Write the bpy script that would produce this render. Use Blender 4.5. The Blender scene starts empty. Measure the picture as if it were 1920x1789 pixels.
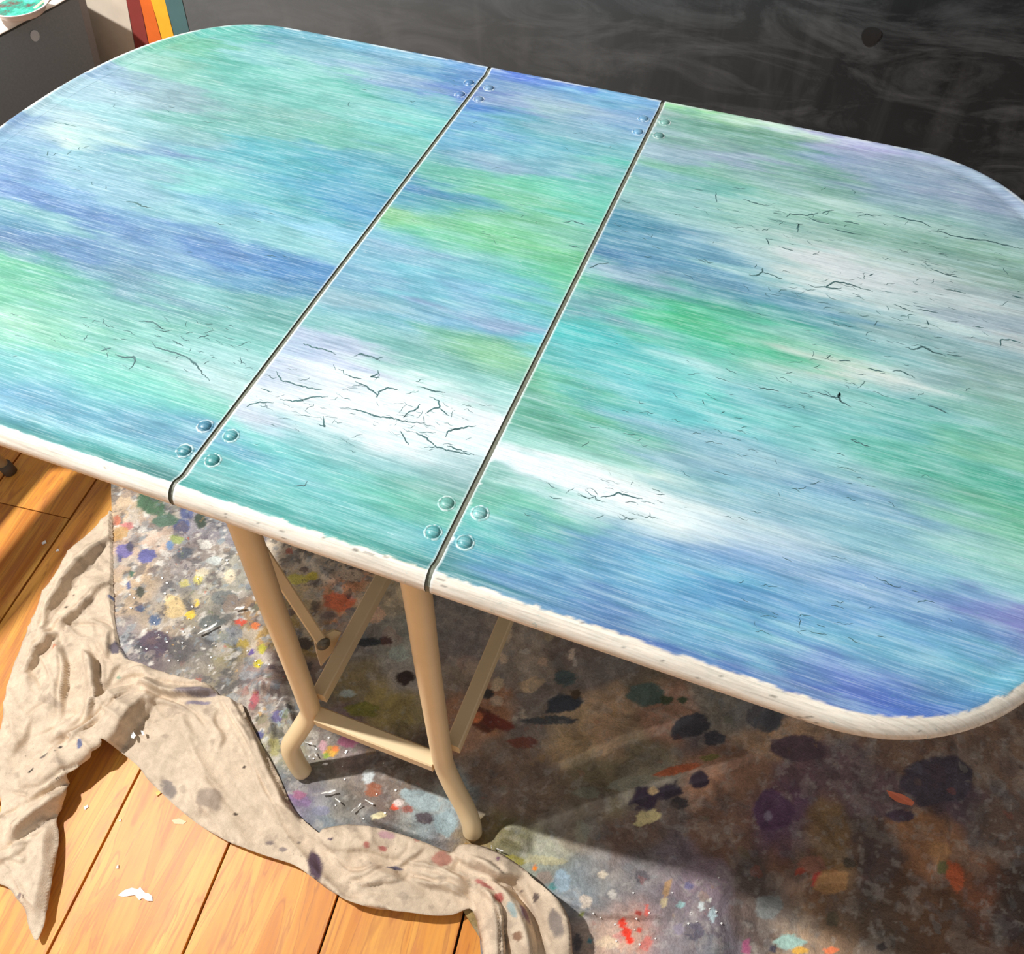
import bpy, math, random
import numpy as np
from mathutils import Vector, Matrix

random.seed(7)
SC = bpy.context.scene
COL = SC.collection

# ------------------------------------------------------------------ camera
F = 1535.03
R_ = np.array([9.36259563e-01, 3.51308841e-01, 3.59923717e-04])
U_ = np.array([-0.28460452, 0.75788704, 0.58703279])
W_ = np.array([-0.20595703, 0.5497175, -0.80956308])
CAM = np.array([0.45976144, -0.30777089, 1.38727132])
cd = bpy.data.cameras.new('camera')
cam = bpy.data.objects.new('camera', cd)
COL.objects.link(cam)
cd.sensor_fit = 'HORIZONTAL'; cd.sensor_width = 36.0; cd.lens = F/1920*36.0
cd.clip_start = 0.05; cd.clip_end = 50
cam.matrix_world = Matrix(((R_[0], U_[0], -W_[0], CAM[0]), (R_[1], U_[1], -W_[1], CAM[1]),
                           (R_[2], U_[2], -W_[2], CAM[2]), (0, 0, 0, 1)))
SC.camera = cam

# ------------------------------------------------------------------ world and light
wd = bpy.data.worlds.new('world'); SC.world = wd; wd.use_nodes = True
bg = wd.node_tree.nodes['Background']
bg.inputs[0].default_value = (1.0, 0.965, 0.93, 1); bg.inputs[1].default_value = 0.46
LP = np.array([-1.25, -0.06, 2.40])
ld = bpy.data.lights.new('room_lamp', 'POINT'); lo = bpy.data.objects.new('room_lamp', ld)
COL.objects.link(lo); lo.location = LP.tolist()
LAMP_W = 325.0
ld.energy = LAMP_W; ld.color = (1.0, 0.99, 0.97); ld.shadow_soft_size = 0.035
SC.view_settings.view_transform = 'Standard'; SC.view_settings.look = 'None'
SC.view_settings.exposure = 0.0; SC.view_settings.gamma = 1.0
SC.view_settings.use_curve_mapping = False

# ------------------------------------------------------------------ helpers
def unp(px, py, z):
    """where the sight line of a photograph pixel meets the level z (used to measure real positions)"""
    px = np.asarray(px, float); py = np.asarray(py, float)
    d = W_ + R_*((px-960)/F)[..., None] - U_*((py-894.5)/F)[..., None]
    t = (z-CAM[2])/d[..., 2]
    return CAM + t[..., None]*d
def unp_plane(px, py, P0, N):
    d = W_ + R_*((px-960)/F) - U_*((py-894.5)/F)
    N = np.asarray(N, float)
    t = ((np.asarray(P0)-CAM) @ N)/(d @ N)
    return CAM + t*d
def lin(c):
    c = np.asarray(c, float)/255.0
    return np.where(c <= 0.04045, c/12.92, ((c+0.055)/1.055)**2.4)
def L4(c):
    a = lin(c); return (float(a[0]), float(a[1]), float(a[2]), 1.0)

RNG = np.random.RandomState(11)
LAT = RNG.rand(256, 256)
def vnoise(x, y, seed=0):
    x = np.asarray(x, float)+seed*17.31+1000; y = np.asarray(y, float)+seed*9.77+1000
    xi = np.floor(x).astype(int); yi = np.floor(y).astype(int)
    fx = x-xi; fy = y-yi
    fx = fx*fx*(3-2*fx); fy = fy*fy*(3-2*fy)
    a = LAT[xi & 255, yi & 255]; b = LAT[(xi+1) & 255, yi & 255]
    c = LAT[xi & 255, (yi+1) & 255]; d = LAT[(xi+1) & 255, (yi+1) & 255]
    return (a*(1-fx)+b*fx)*(1-fy)+(c*(1-fx)+d*fx)*fy
def fbm(x, y, seed=0, o=4):
    s = 0; a = 1; t = 0
    for i in range(o):
        s = s+a*vnoise(x*2**i, y*2**i, seed+i*3); t += a; a *= 0.5
    return s/t

def mesh_obj(name, verts, faces, mat, parent=None, cols=None, smooth=True, kind=None, label=None):
    me = bpy.data.meshes.new(name)
    V = np.asarray(verts, dtype=np.float32)
    if isinstance(faces, np.ndarray):
        n, k = faces.shape
        me.vertices.add(len(V)); me.vertices.foreach_set('co', V.ravel())
        me.loops.add(n*k); me.loops.foreach_set('vertex_index', faces.astype(np.int32).ravel())
        me.polygons.add(n)
        me.polygons.foreach_set('loop_start', np.arange(0, n*k, k, dtype=np.int32))
        me.update(calc_edges=True)
    else:
        me.from_pydata([tuple(map(float, v)) for v in V], [], faces)
    if smooth:
        me.polygons.foreach_set('use_smooth', np.ones(len(me.polygons), dtype=bool))
    if cols is not None:
        at = me.color_attributes.new('Col', 'FLOAT_COLOR', 'POINT')
        c = np.ones((len(V), 4), dtype=np.float32); c[:, :3] = cols[:, :3]
        if cols.shape[1] > 3: c[:, 3] = cols[:, 3]
        at.data.foreach_set('color', c.ravel())
    me.validate()
    if mat is not None: me.materials.append(mat)
    o = bpy.data.objects.new(name, me); COL.objects.link(o)
    if parent is not None: o.parent = parent
    if kind: o['kind'] = kind
    if label: o['label'] = label
    return o
def thing(name, label, cat, loc=(0, 0, 0), group=None):
    o = bpy.data.objects.new(name, None); COL.objects.link(o)
    o.location = loc; o.empty_display_size = 0.05
    o['label'] = label; o['category'] = cat
    if group: o['group'] = group
    return o
def grid_faces(nu, nv, off=0, flip=False):
    i = np.arange(nu-1)[:, None]; j = np.arange(nv-1)[None, :]
    a = (i*nv+j).ravel()+off; b = ((i+1)*nv+j).ravel()+off
    c = ((i+1)*nv+j+1).ravel()+off; d = (i*nv+j+1).ravel()+off
    return np.stack([a, d, c, b] if flip else [a, b, c, d], 1)
def smooth_path(P, n=8):
    P = [np.asarray(p, float) for p in P]
    Q = [2*P[0]-P[1]]+P+[2*P[-1]-P[-2]]
    out = []
    for i in range(1, len(Q)-2):
        for k in range(n):
            t = k/n
            out.append(0.5*((2*Q[i])+(-Q[i-1]+Q[i+1])*t+(2*Q[i-1]-5*Q[i]+4*Q[i+1]-Q[i+2])*t*t+(-Q[i-1]+3*Q[i]-3*Q[i+1]+Q[i+2])*t**3))
    out.append(P[-1]); return np.array(out)
def tube(name, P, r, mat, parent=None, seg=20, label=None, up=None, cap=True):
    """swept round tube along the points P"""
    P = np.asarray(P, float); T = np.gradient(P, axis=0); T /= np.linalg.norm(T, axis=1)[:, None]
    ref = np.array(up if up is not None else [0.3, 1.0, 0.1]); V = []
    nrm = None
    for p, t in zip(P, T):
        a = ref-(ref@t)*t if nrm is None else nrm-(nrm@t)*t
        a /= np.linalg.norm(a); nrm = a; b = np.cross(t, a)
        for k in range(seg):
            th = 2*math.pi*k/seg
            V.append(p+r*(math.cos(th)*a+math.sin(th)*b))
    n = len(P); faces = []
    for i in range(n-1):
        for k in range(seg):
            k2 = (k+1) % seg
            faces.append((i*seg+k, i*seg+k2, (i+1)*seg+k2, (i+1)*seg+k))
    if cap:
        faces.append(tuple(range(seg-1, -1, -1))); faces.append(tuple((n-1)*seg+k for k in range(seg)))
    return mesh_obj(name, V, faces, mat, parent, label=label)
def bar(name, A, B, w, h, mat, parent=None, up=(0, 0, 1), bev=0.002, label=None):
    """rectangular bar with chamfered long edges from A to B, w across, h high"""
    A = np.asarray(A, float); B = np.asarray(B, float); t = B-A; t /= np.linalg.norm(t)
    u = np.asarray(up, float); u = u-(u@t)*t; u /= np.linalg.norm(u); s = np.cross(t, u)
    prof = [(-w/2+bev, -h/2), (w/2-bev, -h/2), (w/2, -h/2+bev), (w/2, h/2-bev), (w/2-bev, h/2), (-w/2+bev, h/2), (-w/2, h/2-bev), (-w/2, -h/2+bev)]
    V = [p+x*s+z*u for p in (A, B) for x, z in prof]
    faces = [(i, (i+1) % 8, 8+(i+1) % 8, 8+i) for i in range(8)]+[tuple(range(7, -1, -1)), tuple(range(8, 16))]
    return mesh_obj(name, V, faces, mat, parent, smooth=False, label=label)
def box(name, c, size, mat, parent=None, rz=0, bev=0.003, kind=None, label=None):
    x, y, z = size
    ca, sa = math.cos(rz), math.sin(rz)
    V = []
    for zz, ins in ((-z/2, bev), (-z/2+bev, 0), (z/2-bev, 0), (z/2, bev)):
        for sx, sy in ((-1, -1), (1, -1), (1, 1), (-1, 1)):
            px, py = sx*(x/2-ins), sy*(y/2-ins)
            V.append((c[0]+px*ca-py*sa, c[1]+px*sa+py*ca, c[2]+zz))
    faces = [(3, 2, 1, 0), (12, 13, 14, 15)]
    for l in range(3):
        for k in range(4):
            faces.append((l*4+k, l*4+(k+1) % 4, (l+1)*4+(k+1) % 4, (l+1)*4+k))
    return mesh_obj(name, V, faces, mat, parent, smooth=False, kind=kind, label=label)

# ------------------------------------------------------------------ node helpers
class NB:
    def __init__(s, name):
        s.m = bpy.data.materials.new(name); s.m.use_nodes = True; s.t = s.m.node_tree
        s.b = s.t.nodes['Principled BSDF']
    def n(s, typ, **kw):
        nd = s.t.nodes.new(typ)
        for k, v in kw.items(): setattr(nd, k, v)
        return nd
    def l(s, a, b): s.t.links.new(a, b)
    def tc(s, kind='Object', scale=(1, 1, 1), rot=(0, 0, 0), loc=(0, 0, 0)):
        t = s.n('ShaderNodeTexCoord'); m = s.n('ShaderNodeMapping')
        m.inputs['Scale'].default_value = scale; m.inputs['Rotation'].default_value = rot; m.inputs['Location'].default_value = loc
        s.l(t.outputs[kind], m.inputs[0]); return m.outputs[0]
    def noise(s, vec, scale=5, detail=4, rough=0.55, dist=0.0):
        n = s.n('ShaderNodeTexNoise'); s.l(vec, n.inputs['Vector'])
        n.inputs['Scale'].default_value = scale; n.inputs['Detail'].default_value = detail
        n.inputs['Roughness'].default_value = rough; n.inputs['Distortion'].default_value = dist
        return n
    def ramp(s, fac, stops):
        r = s.n('ShaderNodeValToRGB'); s.l(fac, r.inputs[0]); e = r.color_ramp.elements
        while len(e) < len(stops): e.new(0.5)
        for k, (p, c) in enumerate(stops):
            e[k].position = p
            e[k].color = c if len(c) == 4 else tuple(c)+(1,)
        return r.outputs[0]
    def mix(s, fac, a, b, mode='MIX'):
        m = s.n('ShaderNodeMix', data_type='RGBA', blend_type=mode)
        for sock, v in ((m.inputs[0], fac), (m.inputs[6], a), (m.inputs[7], b)):
            if hasattr(v, 'default_value') and hasattr(v, 'links'): s.l(v, sock)
            else: sock.default_value = v
        return m.outputs[2]
    def math(s, op, a, b=0.0):
        m = s.n('ShaderNodeMath', operation=op)
        for sock, v in ((m.inputs[0], a), (m.inputs[1], b)):
            if hasattr(v, 'links'): s.l(v, sock)
            else: sock.default_value = v
        return m.outputs[0]
    def bump(s, h, strength=0.3, dist=0.001):
        b = s.n('ShaderNodeBump'); s.l(h, b.inputs['Height'])
        b.inputs['Strength'].default_value = strength; b.inputs['Distance'].default_value = dist
        s.l(b.outputs[0], s.b.inputs['Normal'])
    def attr(s):
        a = s.n('ShaderNodeAttribute'); a.attribute_name = 'Col'; return a
g = lambda v: (v, v, v, 1)

def simple(name, rgb, rough=0.5, var=0.12, scale=30, bump=0.0, metal=0.0):
    b = NB(name); v = b.tc()
    n = b.noise(v, scale, 5)
    c = L4(rgb); lo_ = tuple(x*(1-var) for x in c[:3])+(1,); hi = tuple(min(1, x*(1+var)) for x in c[:3])+(1,)
    b.l(b.ramp(n.outputs[0], [(0.3, lo_), (0.7, hi)]), b.b.inputs['Base Color'])
    b.b.inputs['Roughness'].default_value = rough; b.b.inputs['Metallic'].default_value = metal
    if bump: b.bump(n.outputs[0], bump, 0.001)
    return b.m

# painted top: base paint colour from the colour layer, fine bristle streaks added by nodes
def mat_paint():
    b = NB('brushed_paint'); a = b.attr()
    v1 = b.tc(scale=(12, 300, 60)); n1 = b.noise(v1, 1.0, 5, 0.68, 0.35)
    v2 = b.tc(scale=(26, 850, 100)); n2 = b.noise(v2, 1.0, 3, 0.6)
    v3 = b.tc(scale=(70, 170, 60)); n3 = b.noise(v3, 1.0, 5, 0.7, 0.4)
    s = b.math('ADD', b.math('MULTIPLY', n1.outputs[0], 0.5), b.math('MULTIPLY', n2.outputs[0], 0.5))
    dark = b.ramp(s, [(0.36, g(0.70)), (0.52, g(1.0))])
    lite = b.ramp(s, [(0.50, g(0.0)), (0.66, g(0.24))])
    c = b.mix(0.8, a.outputs['Color'], dark, 'MULTIPLY')
    mott = b.ramp(n3.outputs[0], [(0.35, (0.80, 0.86, 0.88, 1)), (0.6, (1, 1, 1, 1))])
    c = b.mix(0.6, c, mott, 'MULTIPLY')
    c = b.mix(lite, c, (0.86, 0.93, 0.93, 1))
    v4 = b.tc(scale=(95, 330, 90)); n4 = b.noise(v4, 1.0, 5, 0.75, 0.6); v5 = b.tc(scale=(60, 250, 60), loc=(3, 5, 0)); n5 = b.noise(v5, 1.0, 5, 0.75, 0.5)
    v6 = b.tc(scale=(9, 26, 9)); n6 = b.noise(v6, 1.0, 3, 0.6, 0.5)
    c = b.mix(b.math('MULTIPLY', b.ramp(n4.outputs[0], [(0.60, g(0.0)), (0.68, g(0.45))]), b.ramp(n6.outputs[0], [(0.42, g(0.15)), (0.6, g(1))])), c, (0.12, 0.34, 0.36, 1))
    c = b.mix(b.math('MULTIPLY', b.ramp(n5.outputs[0], [(0.62, g(0.0)), (0.72, g(0.45))]), b.ramp(n6.outputs[0], [(0.36, g(1)), (0.56, g(0.2))])), c, (0.84, 0.95, 0.96, 1))
    b.l(c, b.b.inputs['Base Color'])
    b.b.inputs['Roughness'].default_value = 0.38
    b.b.inputs['Specular IOR Level'].default_value = 0.4
    h = b.math('ADD', s, b.math('MULTIPLY', n3.outputs[0], 0.5))
    b.bump(h, 0.25, 0.0006)
    return b.m
M_PAINT = mat_paint()
M_CRACK = simple('crack_grime', (62, 96, 98), 0.7, 0.35, 60)
M_FRAME = simple('cream_enamel', (232, 206, 162), 0.38, 0.06, 12)
M_UNDER = simple('underside_board', (96, 88, 74), 0.7, 0.15, 20)
M_HINGE = simple('olive_hinge', (108, 110, 96), 0.55, 0.2, 80)
M_SCREW = simple('worn_screw', (120, 112, 95), 0.4, 0.2, 200, metal=0.3)

# ------------------------------------------------------------------ table shape numbers
TZ = 0.75
YC, HY = 0.4125, 0.4225
X1, X2 = 0.0, 0.26725
LX0, LA, LN = 0.33, 0.256, 2.3
GAP = 0.0026

# paint samples: photograph position and colour of the paint there
SAMP = """480,60,101,219,191;560,75,95,172,198;620,95,170,212,224;330,85,124,223,174;300,110,157,223,190;260,110,207,244,224;380,110,110,222,192;450,130,122,222,195;520,115,177,233,226;600,125,177,237,219;220,150,194,202,239;150,170,231,236,251;100,210,243,240,250;60,240,149,169,230;
350,145,142,220,194;300,160,172,199,209;340,185,167,185,198;430,170,155,226,206;420,190,143,210,193;520,165,126,214,194;600,180,168,236,215;560,150,167,240,217;400,240,119,204,188;480,230,145,211,191;560,220,154,206,186;620,240,141,215,187;200,210,226,250,253;250,230,205,243,247;
150,230,262,258,258;300,240,158,208,204;350,270,157,200,222;100,250,290,274,261;50,270,183,202,243;180,265,280,277,258;240,260,204,230,234;300,290,103,155,214;350,300,138,154,212;250,280,150,187,219;400,290,127,218,224;470,285,80,203,219;540,290,82,202,208;620,300,74,181,209;
20,290,156,178,241;100,300,199,219,242;180,310,207,237,251;250,320,174,204,222;330,330,163,241,231;400,330,149,230,228;470,350,112,205,221;560,340,92,195,220;620,345,82,190,223;10,350,138,163,238;60,370,108,143,227;130,370,159,193,247;200,350,193,218,240;260,370,193,218,239;
330,390,173,221,227;400,400,164,217,229;450,400,123,193,233;520,390,120,213,211;600,400,73,188,207;20,420,99,169,211;70,410,178,223,221;130,400,84,130,216;200,420,106,147,219;250,430,95,145,215;300,430,149,186,230;370,440,96,144,219;430,460,79,132,212;500,480,48,136,212;
560,500,64,147,225;600,520,58,140,203;450,430,166,219,226;520,440,182,232,233;600,470,171,218,230;20,460,86,121,194;90,460,119,162,227;150,470,87,126,200;200,480,111,162,208;270,480,148,177,222;340,490,156,181,226;420,520,113,173,218;500,540,84,159,206;10,490,136,236,169;
60,520,115,224,167;130,520,84,196,165;180,540,142,214,200;240,530,120,154,199;300,550,136,176,195;400,560,172,223,221;480,570,135,194,195;540,580,120,192,183;20,550,143,237,170;80,570,123,221,179;150,570,162,225,194;220,590,146,212,195;50,595,241,263,218;30,620,185,248,210;
100,620,173,248,194;170,630,133,218,186;240,640,150,219,192;320,610,129,208,179;400,600,128,196,181;450,620,148,221,206;520,610,103,179,166;300,650,195,248,227;370,650,190,236,222;430,670,210,241,234;20,680,121,214,217;80,680,128,232,215;150,690,115,226,208;220,700,137,238,204;
300,700,217,240,227;370,710,234,240,235;440,720,233,246,237;20,730,100,183,226;90,730,92,194,214;160,740,117,217,223;240,740,132,241,215;320,740,142,244,206;380,760,146,228,202;20,780,98,193,232;80,790,73,173,204;160,790,77,177,210;230,790,86,169,207;300,780,109,212,223;
350,790,80,163,204;340,820,81,153,199;250,830,78,184,201;150,830,85,217,231;300,870,66,204,207;220,860,68,229,211;50,815,66,177,167;120,838,45,152,135;200,866,52,159,144;290,893,38,136,130;660,90,108,188,223;720,110,168,196,230;800,130,106,172,224;860,140,91,144,222;
680,130,195,210,237;740,150,188,193,234;820,170,129,151,231;860,175,77,123,225;680,170,104,212,187;760,180,160,211,216;820,200,125,199,218;700,200,170,228,217;780,210,145,242,220;830,210,129,209,220;660,230,143,221,203;720,240,158,238,224;790,240,126,225,221;680,270,131,209,184;
750,270,132,217,196;660,310,92,196,225;710,310,78,173,194;760,300,114,195,200;650,350,69,155,209;700,350,83,189,207;740,340,73,189,208;660,400,59,159,215;690,410,75,181,231;650,430,178,228,256|
560,640,230,211,239;610,660,210,217,248;540,700,248,225,250;600,720,278,258,258;480,770,270,242,254;510,790,241,208,238;560,770,287,267,265;460,800,109,233,206;540,830,118,231,228;600,810,163,238,235;440,850,90,157,205;500,850,104,208,212;560,870,120,211,210;620,860,145,230,219;
400,870,88,219,223;450,900,117,227,217;520,910,125,218,220;600,920,127,201,214;380,900,73,192,177;660,620,160,208,208;720,610,124,200,218;800,600,143,193,234;870,590,192,180,226;940,590,139,211,231;1000,600,109,211,216;700,640,134,203,187;760,640,131,176,170;830,640,102,185,149;
880,650,144,205,165;930,680,178,225,141;970,650,106,220,234;660,670,290,234,261;720,680,175,235,211;800,680,143,199,187;870,690,138,190,172;940,700,134,205,182;660,720,282,260,267;740,720,290,282,280;820,730,264,270,260;890,720,168,219,207;940,735,195,238,225;700,770,289,274,273;
780,770,290,290,290;860,780,284,269,268;920,770,282,254,261;700,820,279,260,260;780,830,279,265,265;860,840,290,290,290;900,830,266,257,257;640,790,290,269,269;660,850,155,204,203;720,860,149,196,196;780,870,181,201,199;850,870,197,210,210;660,900,144,213,202;720,910,90,232,191;
770,910,130,191,163;830,910,166,198,184;680,950,112,213,202;740,960,73,199,175;800,960,86,195,163;830,980,157,220,194;700,1000,121,207,204;780,1010,106,187,188;820,1030,80,199,219;720,1030,65,196,162;620,980,92,206,191;540,950,71,188,173;450,925,55,185,169;660,1010,45,144,116;
780,1050,38,107,110;400,885,63,175,178;600,970,116,212,207;930,150,116,151,220;960,160,185,195,234;1050,170,137,180,233;1150,190,137,205,235;900,170,45,72,196;870,200,52,130,227;950,190,189,189,231;1020,190,185,193,223;1080,210,199,214,219;1150,220,192,195,234;1190,200,122,155,220;
870,230,117,180,232;930,220,154,206,248;980,230,76,177,185;1050,240,159,191,214;1130,240,173,198,225;1190,230,127,173,220;850,270,114,185,226;920,270,145,211,230;1000,260,118,197,218;1080,270,133,201,207;1160,260,166,220,240;820,290,123,190,198;880,300,132,189,210;940,310,179,178,217;
1000,310,146,197,218;1080,310,158,204,214;1140,310,105,217,195;810,320,122,206,182;860,330,140,225,184;920,350,142,217,169;1000,350,126,229,181;1080,360,129,229,197;1130,350,109,206,185;780,340,52,139,209;820,350,85,175,200;870,370,122,204,206;770,370,74,162,204;800,380,116,208,198;
900,390,129,208,136;960,380,145,222,159;1030,390,107,209,159;1090,400,114,223,192;750,405,192,234,156;790,420,146,227,139;840,410,149,214,172;900,430,155,223,156;960,440,141,236,152;1030,430,166,228,187;1090,440,125,197,164;730,440,156,209,235;790,440,103,231,149;850,450,164,232,199;
900,460,122,223,143;960,470,115,211,144;1030,470,99,202,131;700,480,156,202,229;770,470,177,195,226;840,490,134,208,221;910,490,177,234,221;970,500,117,210,189;1040,510,117,225,155;670,520,131,178,215;740,520,143,208,232;820,520,136,216,233;900,520,125,205,210;970,540,135,216,234;
1040,540,94,213,148;650,570,186,202,217;720,570,134,184,199;800,560,124,213,227;880,560,153,188,224;950,560,158,211,247;1020,570,116,211,177;975,140,38,86,229;1080,163,45,89,220|
1040,620,59,220,213;1100,640,59,203,204;1200,620,45,215,167;1250,600,31,221,144;1150,600,146,171,195;1020,680,80,195,187;1100,680,119,218,218;1180,680,84,201,195;1260,690,172,246,241;1000,730,84,167,126;1080,730,131,215,161;1160,740,96,200,198;1250,740,130,211,222;1000,780,105,185,151;
1080,790,94,180,143;1160,800,115,207,181;1240,800,143,186,207;980,820,166,216,198;1050,840,202,244,226;1120,830,133,192,162;1200,850,148,217,177;1270,860,154,170,202;960,870,290,277,282;1040,890,270,260,260;1130,900,279,267,266;1200,900,285,276,263;1270,920,154,192,189;930,900,148,201,182;
980,920,131,186,169;1050,920,290,287,290;1130,950,290,279,279;1200,960,290,275,273;1270,970,261,259,256;1000,960,140,218,183;1040,960,89,208,148;1090,980,115,183,188;1150,980,217,225,234;1250,1000,230,238,233;960,1010,102,215,191;1020,1010,107,194,191;1080,1020,104,147,208;1150,1020,93,142,199;
1220,1040,136,177,213;940,1050,73,169,204;1000,1060,102,151,204;1080,1060,86,139,201;1150,1080,99,176,209;1240,1100,105,161,215;860,1060,73,154,156;900,1090,56,150,143;980,1110,68,127,192;1060,1130,116,159,208;1130,1140,78,115,195;1200,1160,106,170,200;870,1010,97,195,189;1260,220,193,193,189;
1300,230,136,204,169;1250,250,190,202,208;1200,320,154,193,209;1260,290,186,197,214;1200,350,153,204,189;1260,330,162,214,190;1190,380,153,187,186;1260,370,169,202,205;1160,410,38,140,177;1190,430,51,140,173;1240,420,136,183,199;1140,440,61,148,178;1180,460,55,118,181;1240,460,131,178,202;
1210,490,55,130,180;1270,490,118,175,205;1120,490,100,204,184;1150,500,235,201,246;1190,520,183,180,216;1110,530,68,207,146;1160,540,131,210,176;1230,530,69,187,168;1080,560,66,188,169;1140,570,170,192,199;1200,570,85,218,187;1260,570,23,211,124;1230,550,74,119,171;1330,215,163,226,132;
1420,235,214,228,198;1350,240,110,152,125;1420,250,107,165,125;1480,240,240,256,209;1560,265,197,167,221;1650,290,199,181,222;1740,310,177,173,199;1300,260,152,198,162;1360,270,144,156,165;1430,275,129,181,140;1500,290,174,173,221;1580,290,185,179,212;1680,320,170,170,198;1320,290,170,176,194;
1400,300,179,175,204;1470,300,133,185,142;1540,320,113,165,142;1600,330,179,171,202;1700,350,152,165,193;1800,370,172,165,195;1300,320,141,200,162;1380,330,160,196,177;1460,340,166,188,186;1550,350,149,184,156;1650,370,160,172,192;1780,390,157,172,182;1320,350,111,196,183;1400,370,184,213,192;
1480,370,155,199,169;1540,370,233,242,233;1600,380,169,198,173;1720,400,155,187,172;1850,420,146,160,174;1300,390,169,213,206;1380,400,173,209,189;1460,400,187,217,200;1560,410,173,205,178;1640,410,196,213,202;1760,430,183,202,189;1880,450,173,190,182;1300,420,181,209,215;1370,430,194,218,211;
1450,440,192,212,198;1540,440,184,202,184;1640,440,140,172,149;1740,450,136,170,145;1850,470,152,180,152;1310,450,77,140,184;1380,460,189,211,221;1450,470,203,215,207;1550,470,244,229,227;1650,480,202,210,196;1750,490,170,185,173;1860,500,137,160,140;1300,480,52,132,182;1370,490,144,187,207;
1440,510,178,211,207;1500,500,242,232,224;1580,500,244,228,228;1680,520,239,227,228;1780,520,219,209,204;1880,530,147,164,143;1310,520,112,154,179;1400,530,87,145,188;1470,540,142,179,181;1560,540,250,244,241;1650,550,215,213,212;1780,560,216,205,202;1880,570,182,178,178;1300,560,38,185,130;
1380,560,67,148,159;1450,570,68,146,180;1540,570,121,164,193;1640,590,165,187,185;1740,590,218,220,215;1860,600,180,176,188;1290,605,18,193,112;1330,620,23,199,123;1370,645,38,209,135;1300,640,98,220,185;1400,610,109,218,175;1470,600,52,182,142;1560,620,99,163,175;1700,620,159,176,175;
1820,640,137,165,174;1900,640,207,192,190;1400,650,68,195,151;1480,650,161,213,175;1540,650,152,211,187;1620,650,161,196,196;1750,660,167,196,196;1880,680,156,169,168;1290,680,201,235,229;1380,690,124,207,192;1460,690,179,220,196;1550,685,244,230,211;1650,710,254,245,238;1750,700,176,192,191;
1870,720,152,172,158;1290,730,103,233,212;1380,730,133,200,208;1470,720,149,204,204;1560,730,179,224,208;1660,740,133,182,187;1780,750,155,202,191;1880,770,148,189,163;1300,770,110,222,220;1400,780,125,210,204;1500,780,144,221,212;1600,780,122,200,194;1700,780,86,182,170;1800,800,108,196,169;
1900,800,130,186,162;1300,820,170,202,219;1400,820,146,195,208;1500,830,153,212,212;1600,830,175,223,221;1700,850,86,190,168;1800,860,105,191,166;1900,860,134,199,158;1300,870,177,203,219;1400,870,160,193,208;1500,880,137,176,201;1600,880,155,196,193;1700,890,99,193,164;1790,890,60,176,143;
1890,920,64,180,145;1300,910,154,198,206;1400,920,136,193,213;1500,910,153,178,219;1600,920,134,166,205;1700,930,140,181,187;1800,960,141,198,179;1900,990,96,189,137;1290,950,290,277,277;1350,960,185,209,214;1450,950,180,206,221;1550,960,136,186,214;1650,960,120,160,193;1750,990,161,198,203;
1850,1010,174,220,194;1300,990,290,276,270;1380,990,233,230,239;1460,1000,185,203,224;1550,1000,134,176,192;1650,1010,150,191,210;1750,1040,158,199,199;1860,1060,155,206,192;1300,1020,269,259,248;1400,1030,167,188,217;1500,1040,212,209,224;1600,1050,170,193,220;1700,1070,166,200,228;1800,1090,158,212,227;
1900,1100,154,202,202;1300,1050,104,146,216;1400,1070,110,139,203;1500,1080,188,201,246;1600,1090,134,171,215;1720,1110,99,134,200;1800,1120,94,125,200;1880,1150,160,123,205;1300,1090,117,208,233;1380,1100,81,161,208;1450,1110,111,165,216;1550,1130,108,164,208;1650,1130,82,135,195;1780,1160,99,131,198;
1900,1180,124,112,189;1300,1140,97,163,217;1400,1130,67,147,205;1450,1160,45,128,194;1550,1170,118,158,216;1660,1180,112,161,219;1800,1190,112,152,216;1300,1200,126,188,229;1400,1220,120,200,204;1500,1220,79,159,205;1600,1220,130,202,219;1700,1230,100,172,208;1800,1230,126,196,213;1900,1220,104,177,190;
1360,1250,52,73,182;1450,1260,66,79,194;1550,1260,125,108,209;1650,1270,105,135,198;1750,1270,96,143,186;1850,1260,85,167,203;1400,1280,31,59,164;1500,1300,38,66,174;1600,1310,54,87,202;1700,1320,48,95,194;1800,1290,38,125,188;1880,1270,62,155,186;1280,1225,31,66,175;1150,1160,31,59,169"""
SAMPS = []
for blk in SAMP.split('|'):
    a = np.array([[float(v) for v in s.split(',')] for s in blk.replace('\n', '').split(';') if s.strip()])
    P = unp(a[:, 0], a[:, 1], TZ)
    SAMPS.append((P[:, :2], lin(a[:, 2:5])))

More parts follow.
